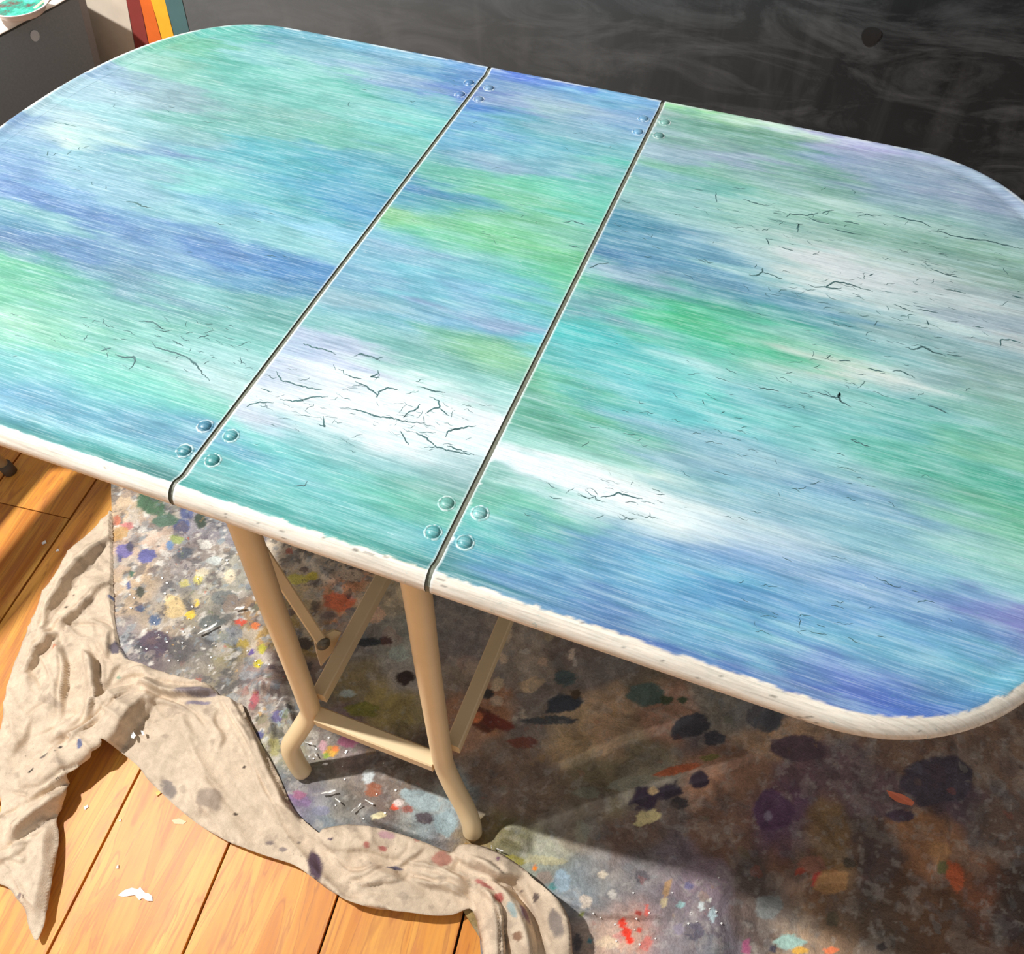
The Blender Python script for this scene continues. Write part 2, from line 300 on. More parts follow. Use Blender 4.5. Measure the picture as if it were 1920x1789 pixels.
AMB = 0.40
def light_on_top(x, y):
    """how bright the room light leaves level paint here; used to work back from the photographed to the true paint colour"""
    d2 = (x-LP[0])**2+(y-LP[1])**2+(TZ-LP[2])**2
    return AMB+LAMP_W/(4*math.pi**2)*(LP[2]-TZ)/d2**1.5
def paint_colour(x, y, panel, d=None):
    """true paint colour on the top at x, y; d is the distance in from the table edge"""
    P, C = SAMPS[panel]
    C = C/light_on_top(P[:, 0], P[:, 1])[:, None]
    x = np.asarray(x, float); y = np.asarray(y, float)
    n1 = fbm(x/0.10, y/0.012, 3)-0.5; n2 = fbm(x/0.22, y/0.05, 8)-0.5
    n3 = fbm(x/0.05, y/0.030, 28)-0.5
    xs = x+0.16*n1; ys = y+0.035*n2+0.014*(fbm(x/0.05, y/0.006, 21)-0.5)+0.025*n3
    out = np.zeros((len(x), 3)); K = 20000
    for s in range(0, len(x), K):
        dx = (xs[s:s+K, None]-P[None, :, 0])/0.032; dy = (ys[s:s+K, None]-P[None, :, 1])/0.0100
        q = (dx*dx+dy*dy)*0.5
        q -= q.min(1, keepdims=True)
        w = np.exp(-q)
        out[s:s+K] = (w@C)/w.sum(1, keepdims=True)
    # long bristle streaks and blotches in the glaze
    st = fbm(x/0.050, y/0.0050, 40, 4)-0.5; bl = fbm(x/0.035, y/0.018, 50)-0.5
    white = np.array([0.80, 0.92, 0.94])[None, :]/np.maximum(light_on_top(x, y)*0.95, 1.0)[:, None]
    k = np.clip(st*0.75+bl*0.45, 0, 0.32)[:, None]
    out = out*(1-k)+white*k
    lum = out.mean(1); dk = (np.clip(-st*0.6-bl*0.8, 0, 0.3)*np.clip(1.6-1.9*lum, 0.15, 1))[:, None]
    out = out*(1-dk*np.array([1.0, 0.65, 0.6]))
    cal = 1-np.array([0.20, 0.09, 0.06])[None, :]*np.clip((0.35-x)/0.7, 0, 1)[:, None]*np.clip(1.5-1.5*lum, 0, 1)[:, None]
    out = out*cal*np.array([1.0, 1.07, 1.10])
    out = out*0.92+0.08*out.mean(1, keepdims=True)+0.022
    out = out*(1-np.array([0.20, 0.0, -0.01])[None, :]*np.clip(1.5-1.5*lum, 0, 1)[:, None])
    pale = np.array([0.58, 0.93, 0.96])[None, :]/np.maximum(light_on_top(x, y), 1.0)[:, None]
    mk = (0.09+0.05*np.clip((0.2-x)/0.5, 0, 1))[:, None]
    out = out*(1-mk)+pale*mk
    return np.clip(out, 0.02, 0.97)

def rim_colour(x, y, d, z, panel, base):
    """bare whitewashed wood on the outer roll, ragged paint edge"""
    rag = (fbm(x/0.016+y/0.016, x/0.011-y/0.011, 60, 5)-0.5)
    front = np.clip((0.30-y)/0.25, 0, 1)
    lim = 0.0062+0.0066*front+rag*0.0060+0.004*np.clip((-0.36-x)/0.06, 0, 1)
    bare = np.clip((lim-d)/0.0012, 0, 1)
    gr = fbm(x/0.06+y/0.09, (z*900)+x*3+y*3+0*x, 70)
    g2 = fbm(x/0.05+y/0.07, z*1500+d*500, 74, 3)
    wood = np.array([0.86, 0.77, 0.65])*(0.62+0.42*gr+0.22*g2)[:, None]
    wood = np.clip(wood, 0, 0.92)
    bead_glint = np.clip(1-np.abs(d-0.0125)/0.0035, 0, 1)*np.clip((fbm(x/0.03, y/0.03, 81)-0.42)/0.1, 0, 1)*(1-front)*0.75  # white highlight painted along the raised rim at the rear
    base = base*(1-bead_glint[:, None])+np.array([0.86, 0.92, 0.93])*bead_glint[:, None]
    pinch = (fbm(x/0.012, d/0.002+y/0.012, 77) > 0.79)[:, None]
    wood = np.where(pinch, wood*0.42, wood)
    return base*(1-bare[:, None])+wood*bare[:, None]

PROF = [(.016, -.0290), (.010, -.0275), (.0045, -.0240), (.0012, -.0185), (.0, -.0125), (.0010, -.0070), (.0038, -.0025), (.0070, .0006),
        (.0100, .0022), (.0135, .0030), (.0170, .0024), (.0205, .0010), (.0240, -.0004), (.0285, -.0010), (.0340, -.0006), (.0400, .0)]
def resample(P, step):
    s = np.concatenate([[0], np.cumsum(np.linalg.norm(np.diff(P, axis=0), axis=1))])
    n = max(2, int(s[-1]/step)); t = np.linspace(0, s[-1], n)
    return np.stack([np.interp(t, s, P[:, k]) for k in range(P.shape[1])], 1)
def prof_fine():
    P = np.array(PROF); return resample(P, 0.0016)

def leaf_outline(sgn, xs):
    """sgn -1 left leaf, +1 right leaf; xs the seam side x. From front seam corner round to the back seam corner"""
    pts = [(0.0, -HY)]
    for t in np.linspace(0, math.pi, 500):
        c, s = math.sin(t), -math.cos(t)
        r = (abs(c)**LN+abs(s)**LN)**(-1/LN) if (c or s) else 1
        pts.append((LX0+LA*c*r, HY*s*r))
    pts.append((0.0, HY))
    P = np.array(pts); P = resample(P, 0.0028)
    return P
def build_leaf(name, sgn, xs, panel, parent, label):
    P = leaf_outline(sgn, xs)
    T = np.gradient(P, axis=0); T /= np.linalg.norm(T, axis=1)[:, None]
    N = np.stack([-T[:, 1], T[:, 0]], 1)      # inward
    pf = prof_fine()
    lx = P[:, None, 0]+N[:, None, 0]*pf[None, :, 0]; ly = P[:, None, 1]+N[:, None, 1]*pf[None, :, 0]
    lx = np.maximum(lx, 0)
    lz = np.broadcast_to(pf[None, :, 1], lx.shape)
    dd = np.broadcast_to(pf[None, :, 0], lx.shape)
    # inner field
    inn = P+N*0.0385
    inn[:, 0] = np.maximum(inn[:, 0], 0)
    nv, nu = 560, 200
    t_ = np.linspace(-1, 1, nv); yy = (HY-0.0385)*(0.55*t_+0.45*np.sin(t_*math.pi/2))
    o = np.argsort(inn[:, 1]); XI = np.interp(yy, inn[o, 1], inn[o, 0])
    XI = np.maximum(XI, LX0*0.99)
    uu = np.linspace(0, 1, nu)
    gx = uu[:, None]*XI[None, :]; gy = np.broadcast_to(yy[None, :], gx.shape)
    X = np.concatenate([lx.ravel(), gx.ravel()]); Y = np.concatenate([ly.ravel(), gy.ravel()])
    Z = np.concatenate([lz.ravel(), np.full(gx.size, -0.00012)]); D = np.concatenate([dd.ravel(), np.full(gx.size, 0.05)])
    wx = xs+sgn*X; wy = YC+Y
    base = paint_colour(wx, wy, panel)
    C = rim_colour(wx, wy, D, Z, panel, base)
    # white highlight along the seam edge painted in, broken up like chips
    chip = np.clip((0.0022-X+0.0032*(fbm(Y/0.006, X/0.006, 90, 5)-0.5))/0.0008, 0, 1)[:, None]*(0.85 if sgn > 0 else 0.45)
    C = C*(1-chip)+np.array([0.88, 0.92, 0.90])*chip
    f = np.concatenate([grid_faces(lx.shape[0], lx.shape[1], 0, flip=(sgn > 0)), grid_faces(nu, nv, lx.size, flip=(sgn < 0))])
    V = np.stack([wx, wy, TZ+Z], 1)
    ob = mesh_obj(name, V, f, M_PAINT, parent, C, label=label)
    # underside and seam edge
    bx = [(xs+sgn*a, YC+b) for a, b in zip(inn[::4, 0], inn[::4, 1])]
    bot = [(a, b, TZ-0.027) for a, b in bx]; top = [(a, b, TZ-0.004) for a, b in bx]
    n = len(bx); V2 = bot+top
    fs = [tuple(range(n)), tuple(range(2*n-1, n-1, -1))]+[(i, (i+1) % n, n+(i+1) % n, n+i) for i in range(n)]
    mesh_obj('underside_board', V2, fs, M_UNDER, parent=ob, smooth=False)
    # edge strip closing the seam side
    e = [(xs, YC+HY*s*1.0-s*a, TZ+b) for s in (-1,) for a, b in PROF]+[(xs, YC+HY-a, TZ+b) for a, b in PROF[::-1]]
    mesh_obj('seam_edge', e, [tuple(range(len(e)))], M_HINGE, parent=ob, smooth=False)
    return ob
def build_centre(parent):
    x0, x1 = X1+GAP, X2-GAP
    pf = prof_fine(); nx = 100
    xs = np.linspace(x0, x1, nx)
    d = np.concatenate([pf[:, 0], 0.04+0*np.linspace(0.0, 2*HY-0.08, 330), pf[::-1, 0]])
    yv = np.concatenate([-HY+pf[:, 0], np.linspace(-HY+0.04, HY-0.04, 332)[1:-1], HY-pf[::-1, 0]])
    zv = np.concatenate([pf[:, 1], np.zeros(330), pf[::-1, 1]])
    gx = np.broadcast_to(xs[:, None], (nx, len(yv))).ravel(); gy = np.broadcast_to(yv[None], (nx, len(yv))).ravel()
    gz = np.broadcast_to(zv[None], (nx, len(yv))).ravel(); gd = np.broadcast_to(d[None], (nx, len(yv))).ravel()
    base = paint_colour(gx, gy+YC, 1)
    C = rim_colour(gx, gy+YC, gd, gz, 1, base)
    e = np.minimum(gx-x0, x1-gx)
    chip = np.clip((0.0020-e+0.0032*(fbm(gy/0.006, gx/0.006, 91, 5)-0.5))/0.0008, 0, 1)[:, None]*np.where(gx < 0.13, 0.85, 0.4)[:, None]  # seam-edge highlight painted white, stronger on the right of the gap
    C = C*(1-chip)+np.array([0.88, 0.92, 0.90])*chip
    ob = mesh_obj('centre_panel', np.stack([gx, gy+YC, TZ+gz], 1), grid_faces(nx, len(yv)), M_PAINT, parent, C,
                  label='narrow painted middle panel with a white crackled band')
    box('underside_board', (0.5*(x0+x1), YC, TZ-0.0155), (x1-x0-0.004, 2*HY-0.06, 0.023), M_UNDER, ob)
    for x in (x0, x1):
        e = [(x, YC-HY+a, TZ+b) for a, b in PROF]+[(x, YC+HY-a, TZ+b) for a, b in PROF[::-1]]
        mesh_obj('seam_edge', e, [tuple(range(len(e)))], M_HINGE, parent=ob, smooth=False)
    return ob

# ================================================================== SETTING
BA = math.atan(0.115)                       # the room (boards, wall) is turned by this much against the table
bdx, bdy = math.cos(BA), math.sin(BA)       # across the boards; boards run along (-bdy, bdx)
def room(u, v, z=0.0):                      # u across the boards, v along them
    return np.array([u*bdx-v*bdy, u*bdy+v*bdx, z])

def mat_floor():
    b = NB('pine_laminate')
    oi = b.n('ShaderNodeObjectInfo'); t = b.n('ShaderNodeTexCoord')
    m = b.n('ShaderNodeMapping'); m.inputs['Scale'].default_value = (14, 1.3, 1)
    off = b.n('ShaderNodeVectorMath', operation='SCALE'); off.inputs['Scale'].default_value = 9.0
    cmb = b.n('ShaderNodeCombineXYZ'); b.l(oi.outputs['Random'], cmb.inputs[0]); b.l(oi.outputs['Random'], cmb.inputs[1])
    b.l(cmb.outputs[0], off.inputs[0])
    ad = b.n('ShaderNodeVectorMath', operation='ADD'); b.l(t.outputs['Object'], ad.inputs[0]); b.l(off.outputs[0], ad.inputs[1])
    b.l(ad.outputs[0], m.inputs[0])
    big = b.noise(m.outputs[0], 1.2, 3, 0.5, 1.6)
    m2 = b.n('ShaderNodeMapping'); m2.inputs['Scale'].default_value = (160, 7, 1); b.l(ad.outputs[0], m2.inputs[0])
    fine = b.noise(m2.outputs[0], 1.0, 4, 0.6, 0.2)
    m3 = b.n('ShaderNodeMapping'); m3.inputs['Scale'].default_value = (30, 14, 1); b.l(ad.outputs[0], m3.inputs[0])
    blot = b.noise(m3.outputs[0], 1.0, 5, 0.65, 0.5)
    # cathedral grain: rings of the large noise
    ring = b.math('PINGPONG', b.math('MULTIPLY', big.outputs[0], 9.0), 0.5)
    c = b.ramp(big.outputs[0], [(0.30, L4((200, 122, 46))), (0.5, L4((224, 152, 64))), (0.72, L4((236, 176, 84)))])
    c = b.mix(b.ramp(ring, [(0.0, g(0.60)), (0.16, g(0.0))]), c, L4((172, 104, 56)))
    c = b.mix(b.ramp(fine.outputs[0], [(0.35, g(0.35)), (0.55, g(0.0))]), c, L4((186, 118, 62)))
    c = b.mix(b.ramp(blot.outputs[0], [(0.50, g(0.0)), (0.68, g(0.38))]), c, L4((190, 112, 76)))
    hs = b.n('ShaderNodeHueSaturation'); b.l(c, hs.inputs['Color'])
    b.l(b.math('ADD', b.math('MULTIPLY', oi.outputs['Random'], 0.16), 0.92), hs.inputs['Value'])
    b.l(hs.outputs[0], b.b.inputs['Base Color'])
    b.b.inputs['Roughness'].default_value = 0.42; b.b.inputs['Specular IOR Level'].default_value = 0.3
    b.bump(fine.outputs[0], 0.12, 0.0004)
    return b.m
M_FLOOR = mat_floor()
M_JOINT = simple('dark_joint', (14, 8, 6), 0.9)

floor = mesh_obj('floor', [tuple(room(u, v, -0.009)) for u, v in ((-3.6, -2.6), (3.6, -2.6), (3.6, 1.02), (-3.6, 1.02))], [(0, 1, 2, 3)], M_JOINT, smooth=False, kind='structure')
# board joints seen in the photo: one crosswise joint between the two left-hand boards
UJ = -0.254*bdx+(-0.2)*bdy                 # a long joint passes through this u
BWID = 0.1935
jv = float(np.array([-0.77, 0.2145])@np.array([-bdy, bdx]))
def board_mesh(w, l, name):
    t = 0.0008
    V = []
    for z, ins in ((-0.009, 0), (-t*0.6, 0), (0, t*0.5)):
        for sx, sy in ((-1, -1), (1, -1), (1, 1), (-1, 1)):
            V.append((sx*(w/2-ins), sy*(l/2-ins), z))
    fs = [(8, 9, 10, 11)]
    for q in range(2):
        for k in range(4): fs.append((q*4+k, q*4+(k+1) % 4, q*4+4+(k+1) % 4, q*4+4+k))
    me = bpy.data.meshes.new(name); me.from_pydata(V, [], fs); me.materials.append(M_FLOOR); return me
BM = board_mesh(BWID-0.0040, 1.286, 'floor_board')
for i in range(-14, 15):
    uc = UJ+(i+0.5)*BWID
    offs = {-3: jv, -2: jv-0.55, -1: jv-1.05}.get(i, jv+((i*0.4117) % 1.0)*1.288)
    k0 = -4
    for k in range(-4, 4):
        vc = offs+(k+0.5)*1.288
        if vc > 1.7 or vc < -2.3: continue
        l0, l1 = vc-0.643, vc+0.643
        if l1 > 1.0:
            l1 = 1.0
            if l1-l0 < 0.05: continue
            me = board_mesh(BWID-0.0040, l1-l0, 'floor_board')
        else: me = BM
        o = bpy.data.objects.new('floor_board', me); COL.objects.link(o); o.parent = floor
        o.location = tuple(room(uc, (l0+l1)/2, 0)); o.rotation_euler = (0, 0, BA)

# chalkboard wall
def mat_board():
    b = NB('chalkboard')
    v = b.tc(scale=(1, 1, 1)); n1 = b.noise(v, 3.2, 5, 0.6, 0.6)
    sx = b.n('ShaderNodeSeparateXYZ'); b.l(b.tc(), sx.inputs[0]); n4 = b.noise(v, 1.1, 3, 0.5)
    v2 = b.tc(scale=(5.5, 5.5, 17), rot=(0, 0.30, 0)); n2 = b.noise(v2, 1.0, 7, 0.66, 1.3)
    v3 = b.tc(scale=(20, 20, 4.5)); n3 = b.noise(v3, 1.0, 4, 0.6, 0.6)
    base = b.ramp(n1.outputs[0], [(0.3, L4((24, 25, 27))), (0.7, L4((44, 46, 48)))])
    dust = b.ramp(b.math('ADD', sx.outputs[0], b.math('MULTIPLY', n4.outputs[0], 0.8)), [(0.0, g(0.62)), (0.55, g(0.34)), (1.0, g(0.0))])  # chalk dust, with the lamp's falloff from left to right painted in
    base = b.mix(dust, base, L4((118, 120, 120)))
    c = b.mix(b.ramp(n2.outputs[0], [(0.46, g(0)), (0.74, g(0.36))]), base, L4((128, 130, 132)))
    c = b.mix(b.ramp(n3.outputs[0], [(0.52, g(0)), (0.80, g(0.10))]), c, L4((150, 150, 148)))
    b.l(c, b.b.inputs['Base Color']); b.b.inputs['Roughness'].default_value = 0.72
    b.b.inputs['Specular IOR Level'].default_value = 0.25
    return b.m
WV = float(np.array([0, 0.97])@np.array([-bdy, bdx]))
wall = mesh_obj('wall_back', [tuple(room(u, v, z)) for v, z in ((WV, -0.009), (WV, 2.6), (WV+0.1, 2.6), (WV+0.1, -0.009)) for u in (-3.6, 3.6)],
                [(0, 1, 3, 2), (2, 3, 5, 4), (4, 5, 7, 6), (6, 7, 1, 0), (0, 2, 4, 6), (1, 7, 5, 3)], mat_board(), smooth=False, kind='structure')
NW = np.array([-bdy, bdx, 0]); PW = room(0, WV, 0)
def stripe(pl, pr, col, label):
    """band painted on the wall between two edges, carried on above and below what the photo shows"""
    def edge(pp):
        a, b2 = [unp_plane(x, y, PW, NW) for x, y in pp]
        dz = (a-b2)/(a[2]-b2[2]); return [b2+dz*(z-b2[2]) for z in np.linspace(0.30, 1.15, 12)]
    Lp, Rp = edge(pl), edge(pr); V = []
    for k, (a, c) in enumerate(zip(Lp, Rp)):
        w1 = 0.0015*math.sin(k*1.7); w2 = 0.0015*math.sin(k*2.3+1)
        tt = room(1, 0)
        V += [a-NW*0.001+tt*w1, c-NW*0.001+tt*w2, a+NW*0.002+tt*w1, c+NW*0.002+tt*w2]
    fs = []
    for k in range(11):
        q = 4*k; fs += [(q, q+1, q+5, q+4), (q, q+4, q+6, q+2), (q+1, q+3, q+7, q+5)]
    mesh_obj('painted_stripe', V, fs, simple('stripe_paint', col, 0.6, 0.08, 25), parent=wall, smooth=False, label=label)
eC = [(166, 0), (193, 105)]; e1 = [(237, 0), (253, 85)]; e2 = [(262, 0), (278, 77)]; e3 = [(283, 0), (303, 72)]; e4 = [(309, 0), (326, 65)]; e5 = [(341, 0), (356, 60)]
stripe([(120, 0), (150, 105)], e1, (214, 200, 182), 'broad cream stripe')
stripe(e1, e2, (140, 58, 52), 'maroon stripe')
stripe(e2, e3, (228, 110, 42), 'orange stripe')
stripe(e3, e4, (244, 182, 50), 'yellow stripe')
stripe(e4, e5, (78, 112, 114), 'grey teal stripe')
c = unp_plane(1633, 67, PW, NW); V = [c-NW*0.0015]; V2 = []
for k in range(20):
    a = 2*math.pi*k/20; r = 0.0135*(1+0.08*math.sin(3*a)); V.append(c-NW*0.0012+r*(math.cos(a)*room(1, 0)+math.sin(a)*np.array([0, 0, 1])))
mesh_obj('round_spot', V, [(0, 1+(k+1) % 20, 1+k) for k in range(20)], simple('black_spot', (24, 24, 25), 0.6), parent=wall, label='small round black spot')

# ================================================================== CLOTHS
def seg_field(X, Y, P):
    """signed distance to a polyline (positive on the right-hand side of travel) and arc position 0..1"""
    best = np.full(X.shape, 1e9); sd = np.zeros(X.shape); tt = np.zeros(X.shape)
    L = np.concatenate([[0], np.cumsum(np.linalg.norm(np.diff(P, axis=0), axis=1))])
    for i in range(len(P)-1):
        a, b2 = P[i], P[i+1]; d = b2-a; l2 = d@d
        if l2 < 1e-12: continue
        t = np.clip(((X-a[0])*d[0]+(Y-a[1])*d[1])/l2, 0, 1)
        qx = X-(a[0]+t*d[0]); qy = Y-(a[1]+t*d[1]); r = np.hypot(qx, qy)
        cr = -(d[0]*(Y-a[1])-d[1]*(X-a[0]))
        m = r < best
        best = np.where(m, r, best); sd = np.where(m, np.sign(cr)*r, sd); tt = np.where(m, (L[i]+t*math.sqrt(l2))/L[-1], tt)
    return sd, tt
def fold_height(X, Y, folds, z0=0.0, st=0.0048):
    Z = np.zeros_like(X)
    for fo in folds:
        px, h, w = fo[:3]; sw = fo[3] if len(fo) > 3 else st
        P = np.array([unp(a, b, z0+h*0.8)[:2] for a, b in px])
        if len(P) > 2: P = smooth_path([np.append(p, 0) for p in P], 5)[:, :2]
        lo_ = P.min(0)-w*2.2; hi = P.max(0)+w*2.2
        m = (X > lo_[0]) & (X < hi[0]) & (Y > lo_[1]) & (Y < hi[1])
        if not m.any(): continue
        x, y = X[m], Y[m]
        x2 = x+0.010*(fbm(x/0.05, y/0.05, 5)-0.5); y2 = y+0.010*(fbm(x/0.05, y/0.05, 6)-0.5)
        sd, tt = seg_field(x2, y2, P)
        tap = np.clip(np.minimum(tt, 1-tt)/0.30, 0, 1); tap = tap*tap*(3-2*tap); tap = np.maximum(tap, 0.0)
        we = w*(0.35+0.65*tap)
        up = np.where(sd > 0, np.exp(-(sd/we)**1.5*1.6), np.clip(1+sd/sw, 0, 1))
        Z[m] = np.maximum(Z[m], h*tap*up) if False else Z[m]+h*tap*up*(1-np.clip(Z[m]/0.11, 0, 0.75))
    return Z
def tube_height(X, Y, Z, rolls, creases):
    """rolled-up lengths of cloth (half-round) and thin pinched creases"""
    for px, h, w in rolls+[(c[0], -c[1], c[2]) for c in creases]:
        P = np.array([unp(a, b, max(h, 0.008)*0.8)[:2] for a, b in px])
        P = smooth_path([np.append(p, 0) for p in P], 6)[:, :2]
        lo_ = P.min(0)-w*2.5; hi = P.max(0)+w*2.5
        m = (X > lo_[0]) & (X < hi[0]) & (Y > lo_[1]) & (Y < hi[1])
        if not m.any(): continue
        x, y = X[m], Y[m]
        k = 0.006 if h > 0 else 0.003
        sd, tt = seg_field(x+k*(fbm(x/0.03, y/0.03, 5)-0.5), y+k*(fbm(x/0.03, y/0.03, 6)-0.5), P)
        tap = np.clip(np.minimum(tt, 1-tt)/0.28, 0, 1); tap = tap*(2-tap)
        if h > 0:
            q = np.clip(np.abs(sd)/(w*(0.45+0.55*tap)), 0, 1)
            Z[m] = Z[m]+h*tap*np.sqrt(1-q*q)
        else:
            Z[m] = Z[m]+h*tap*np.exp(-(sd/w)**2)
    return Z
A_ROLL = [([(300, 1276), (266, 1312), (220, 1362), (164, 1406), (104, 1438), (30, 1462)], 0.026, 0.030),
          ([(256, 1290), (216, 1318), (170, 1354), (124, 1378), (90, 1392)], 0.015, 0.013),
          ([(446, 1272), (370, 1278), (300, 1272), (246, 1266), (214, 1290)], 0.011, 0.010),
          ([(414, 1286), (450, 1345), (481, 1400), (500, 1448), (532, 1508), (576, 1566)], 0.010, 0.0085),
          ([(404, 1300), (436, 1352), (466, 1404), (484, 1450), (500, 1500), (540, 1560)], 0.005, 0.006),
          ([(884, 1660), (908, 1690), (922, 1736), (926, 1789), (928, 1850)], 0.020, 0.018),
          ([(860, 1622), (915, 1656), (952, 1698), (974, 1745), (986, 1800), (990, 1850)], 0.024, 0.021),
          ([(850, 1590), (920, 1612), (985, 1645), (1022, 1700), (1046, 1760), (1058, 1850)], 0.024, 0.022),
          ([(640, 1650), (700, 1650), (760, 1638)], 0.010, 0.011), ([(660, 1672), (740, 1672), (800, 1680)], 0.007, 0.012),
          ([(764, 1628), (830, 1644), (892, 1672)], 0.014, 0.012),
          ([(594, 1578), (680, 1570), (760, 1588), (846, 1622)], 0.014, 0.024),
          ([(140, 1474), (92, 1518), (50, 1554), (10, 1578)], 0.018, 0.016),
          ([(60, 1580), (30, 1600), (-4, 1616)], 0.010, 0.010),
          ([(196, 1020), (150, 1078), (106, 1140), (70, 1196)], 0.010, 0.016),
          ([(160, 1200), (186, 1250), (190, 1300), (170, 1352)], 0.008, 0.014)]
A_CREASE = [([(212, 1000), (168, 1050), (128, 1100), (92, 1160), (74, 1210)], 0.007, 0.0030), ([(214, 1092), (150, 1148), (104, 1184), (60, 1240), (34, 1274)], 0.007, 0.0030),
          ([(112, 1180), (122, 1222), (126, 1270), (122, 1320), (112, 1352)], 0.008, 0.0030), ([(170, 1206), (192, 1256), (194, 1306), (176, 1356), (140, 1384)], 0.007, 0.0030),
          ([(266, 1282), (222, 1302), (176, 1338), (110, 1370), (60, 1390)], 0.006, 0.0026), ([(225, 1345), (190, 1376), (156, 1398), (128, 1386)], 0.007, 0.0024),
          ([(134, 1396), (112, 1406), (98, 1412)], 0.006, 0.0020), ([(0, 1542), (14, 1530), (30, 1522), (44, 1512)], 0.006, 0.0022), ([(30, 1488), (56, 1496), (66, 1512)], 0.006, 0.0022),
          ([(10, 1600), (40, 1586), (76, 1574), (96, 1560)], 0.006, 0.0024), ([(14, 1620), (46, 1656), (70, 1688), (82, 1700)], 0.003, 0.0022),
          ([(70, 1262), (82, 1288), (92, 1312)], 0.004, 0.0026), ([(56, 1352), (76, 1330), (110, 1322)], 0.004, 0.0030), ([(118, 1180), (150, 1174), (196, 1178)], 0.006, 0.0024), ([(180, 1165), (206, 1172), (222, 1190)], 0.005, 0.0024),
          ([(262, 1304), (310, 1312), (360, 1334), (398, 1372)], 0.006, 0.0028), ([(300, 1318), (330, 1360), (360, 1410), (400, 1470), (460, 1540), (560, 1600)], 0.0022, 0.0022),
          ([(412, 1310), (446, 1364), (476, 1416), (500, 1480), (536, 1540)], 0.006, 0.0024), ([(428, 1290), (462, 1348), (492, 1402), (512, 1452), (542, 1506), (588, 1566)], 0.006, 0.0022),
          ([(560, 1532), (588, 1566), (628, 1606), (664, 1634), (720, 1622)], 0.007, 0.0026), ([(590, 1585), (600, 1620), (608, 1656)], 0.003, 0.0024), ([(655, 1658), (710, 1660), (752, 1650)], 0.006, 0.0024),
          ([(768, 1640), (806, 1656), (846, 1660), (880, 1684)], 0.008, 0.0030), ([(770, 1618), (826, 1632), (886, 1660), (906, 1700)], 0.006, 0.0022), ([(640, 1690), (700, 1680), (760, 1686)], 0.003, 0.0030),
          ([(850, 1602), (898, 1634), (944, 1670), (974, 1712), (994, 1770), (1002, 1850)], 0.010, 0.0034), ([(884, 1664), (920, 1684), (936, 1730), (940, 1789), (942, 1850)], 0.010, 0.0030), ([(980, 1650), (1000, 1700), (1020, 1750), (1040, 1800)], 0.006, 0.0028),
          ([(700, 1575), (730, 1600), (728, 1616)], 0.003, 0.004), ([(770, 1580), (764, 1604), (736, 1624)], 0.004, 0.004)]
def in_poly(X, Y, P):
    c = np.zeros(X.shape, bool); n = len(P)
    for i in range(n):
        x1, y1 = P[i]; x2, y2 = P[(i+1) % n]
        if y1 == y2: continue
        c ^= ((y1 > Y) != (y2 > Y)) & (X < (x2-x1)*(Y-y1)/(y2-y1)+x1)
    return c
def snap_cloth(name, poly, zf, cf, step, mat, label, cat, thick=0.0016):
    """cloth as a fine grid cut along its outline, the border points drawn onto the outline"""
    P = np.array(poly)
    x = np.arange(P[:, 0].min()-step, P[:, 0].max()+step*2, step); y = np.arange(P[:, 1].min()-step, P[:, 1].max()+step*2, step)
    X, Y = np.meshgrid(x, y, indexing='ij'); ins = in_poly(X, Y, P)
    cell = ins[:-1, :-1] & ins[1:, :-1] & ins[:-1, 1:] & ins[1:, 1:]
    # drop loose pieces of the border, then pull border points out to the outline
    used = np.zeros_like(ins)
    used[:-1, :-1] |= cell; used[1:, :-1] |= cell; used[:-1, 1:] |= cell; used[1:, 1:] |= cell
    cnt = np.zeros(ins.shape, int)
    cnt[:-1, :-1] += cell; cnt[1:, :-1] += cell; cnt[:-1, 1:] += cell; cnt[1:, 1:] += cell
    bd = used & (cnt < 4)
    bx, by = X[bd], Y[bd]
    best = np.full(bx.shape, 1e9); qx = bx.copy(); qy = by.copy()
    for i in range(len(P)):
        a, b2 = P[i], P[(i+1) % len(P)]; d = b2-a; l2 = d@d
        if l2 < 1e-14: continue
        t = np.clip(((bx-a[0])*d[0]+(by-a[1])*d[1])/l2, 0, 1)
        cx, cy = a[0]+t*d[0], a[1]+t*d[1]; r = np.hypot(bx-cx, by-cy); m = r < best
        best[m] = r[m]; qx[m] = cx[m]; qy[m] = cy[m]
    k = best < step*1.6
    bx = np.where(k, qx, bx); by = np.where(k, qy, by)
    X[bd] = bx; Y[bd] = by
    idx = -np.ones(ins.shape, int); idx[used] = np.arange(used.sum())
    I, J = np.nonzero(cell)
    f = np.stack([idx[I, J], idx[I+1, J], idx[I+1, J+1], idx[I, J+1]], 1)
    vx, vy = X[used], Y[used]
    vz = zf(vx, vy); C = cf(vx, vy)
    o = mesh_obj(name, np.stack([vx, vy, vz], 1), f, mat, None, C)
    o['label'] = label; o['category'] = cat
    md = o.modifiers.new('thickness', 'SOLIDIFY'); md.thickness = thick; md.offset = -1
    return o
def fpoly(pts, z=0.0, it=1):
    P = unp([p[0] for p in pts], [p[1] for p in pts], z)[:, :2]
    return [np.array(p) for p in P]
def round_poly(P, n=5, closed=True):
    P = [np.append(p, 0) for p in P]
    return smooth_path(P, n)[:, :2]

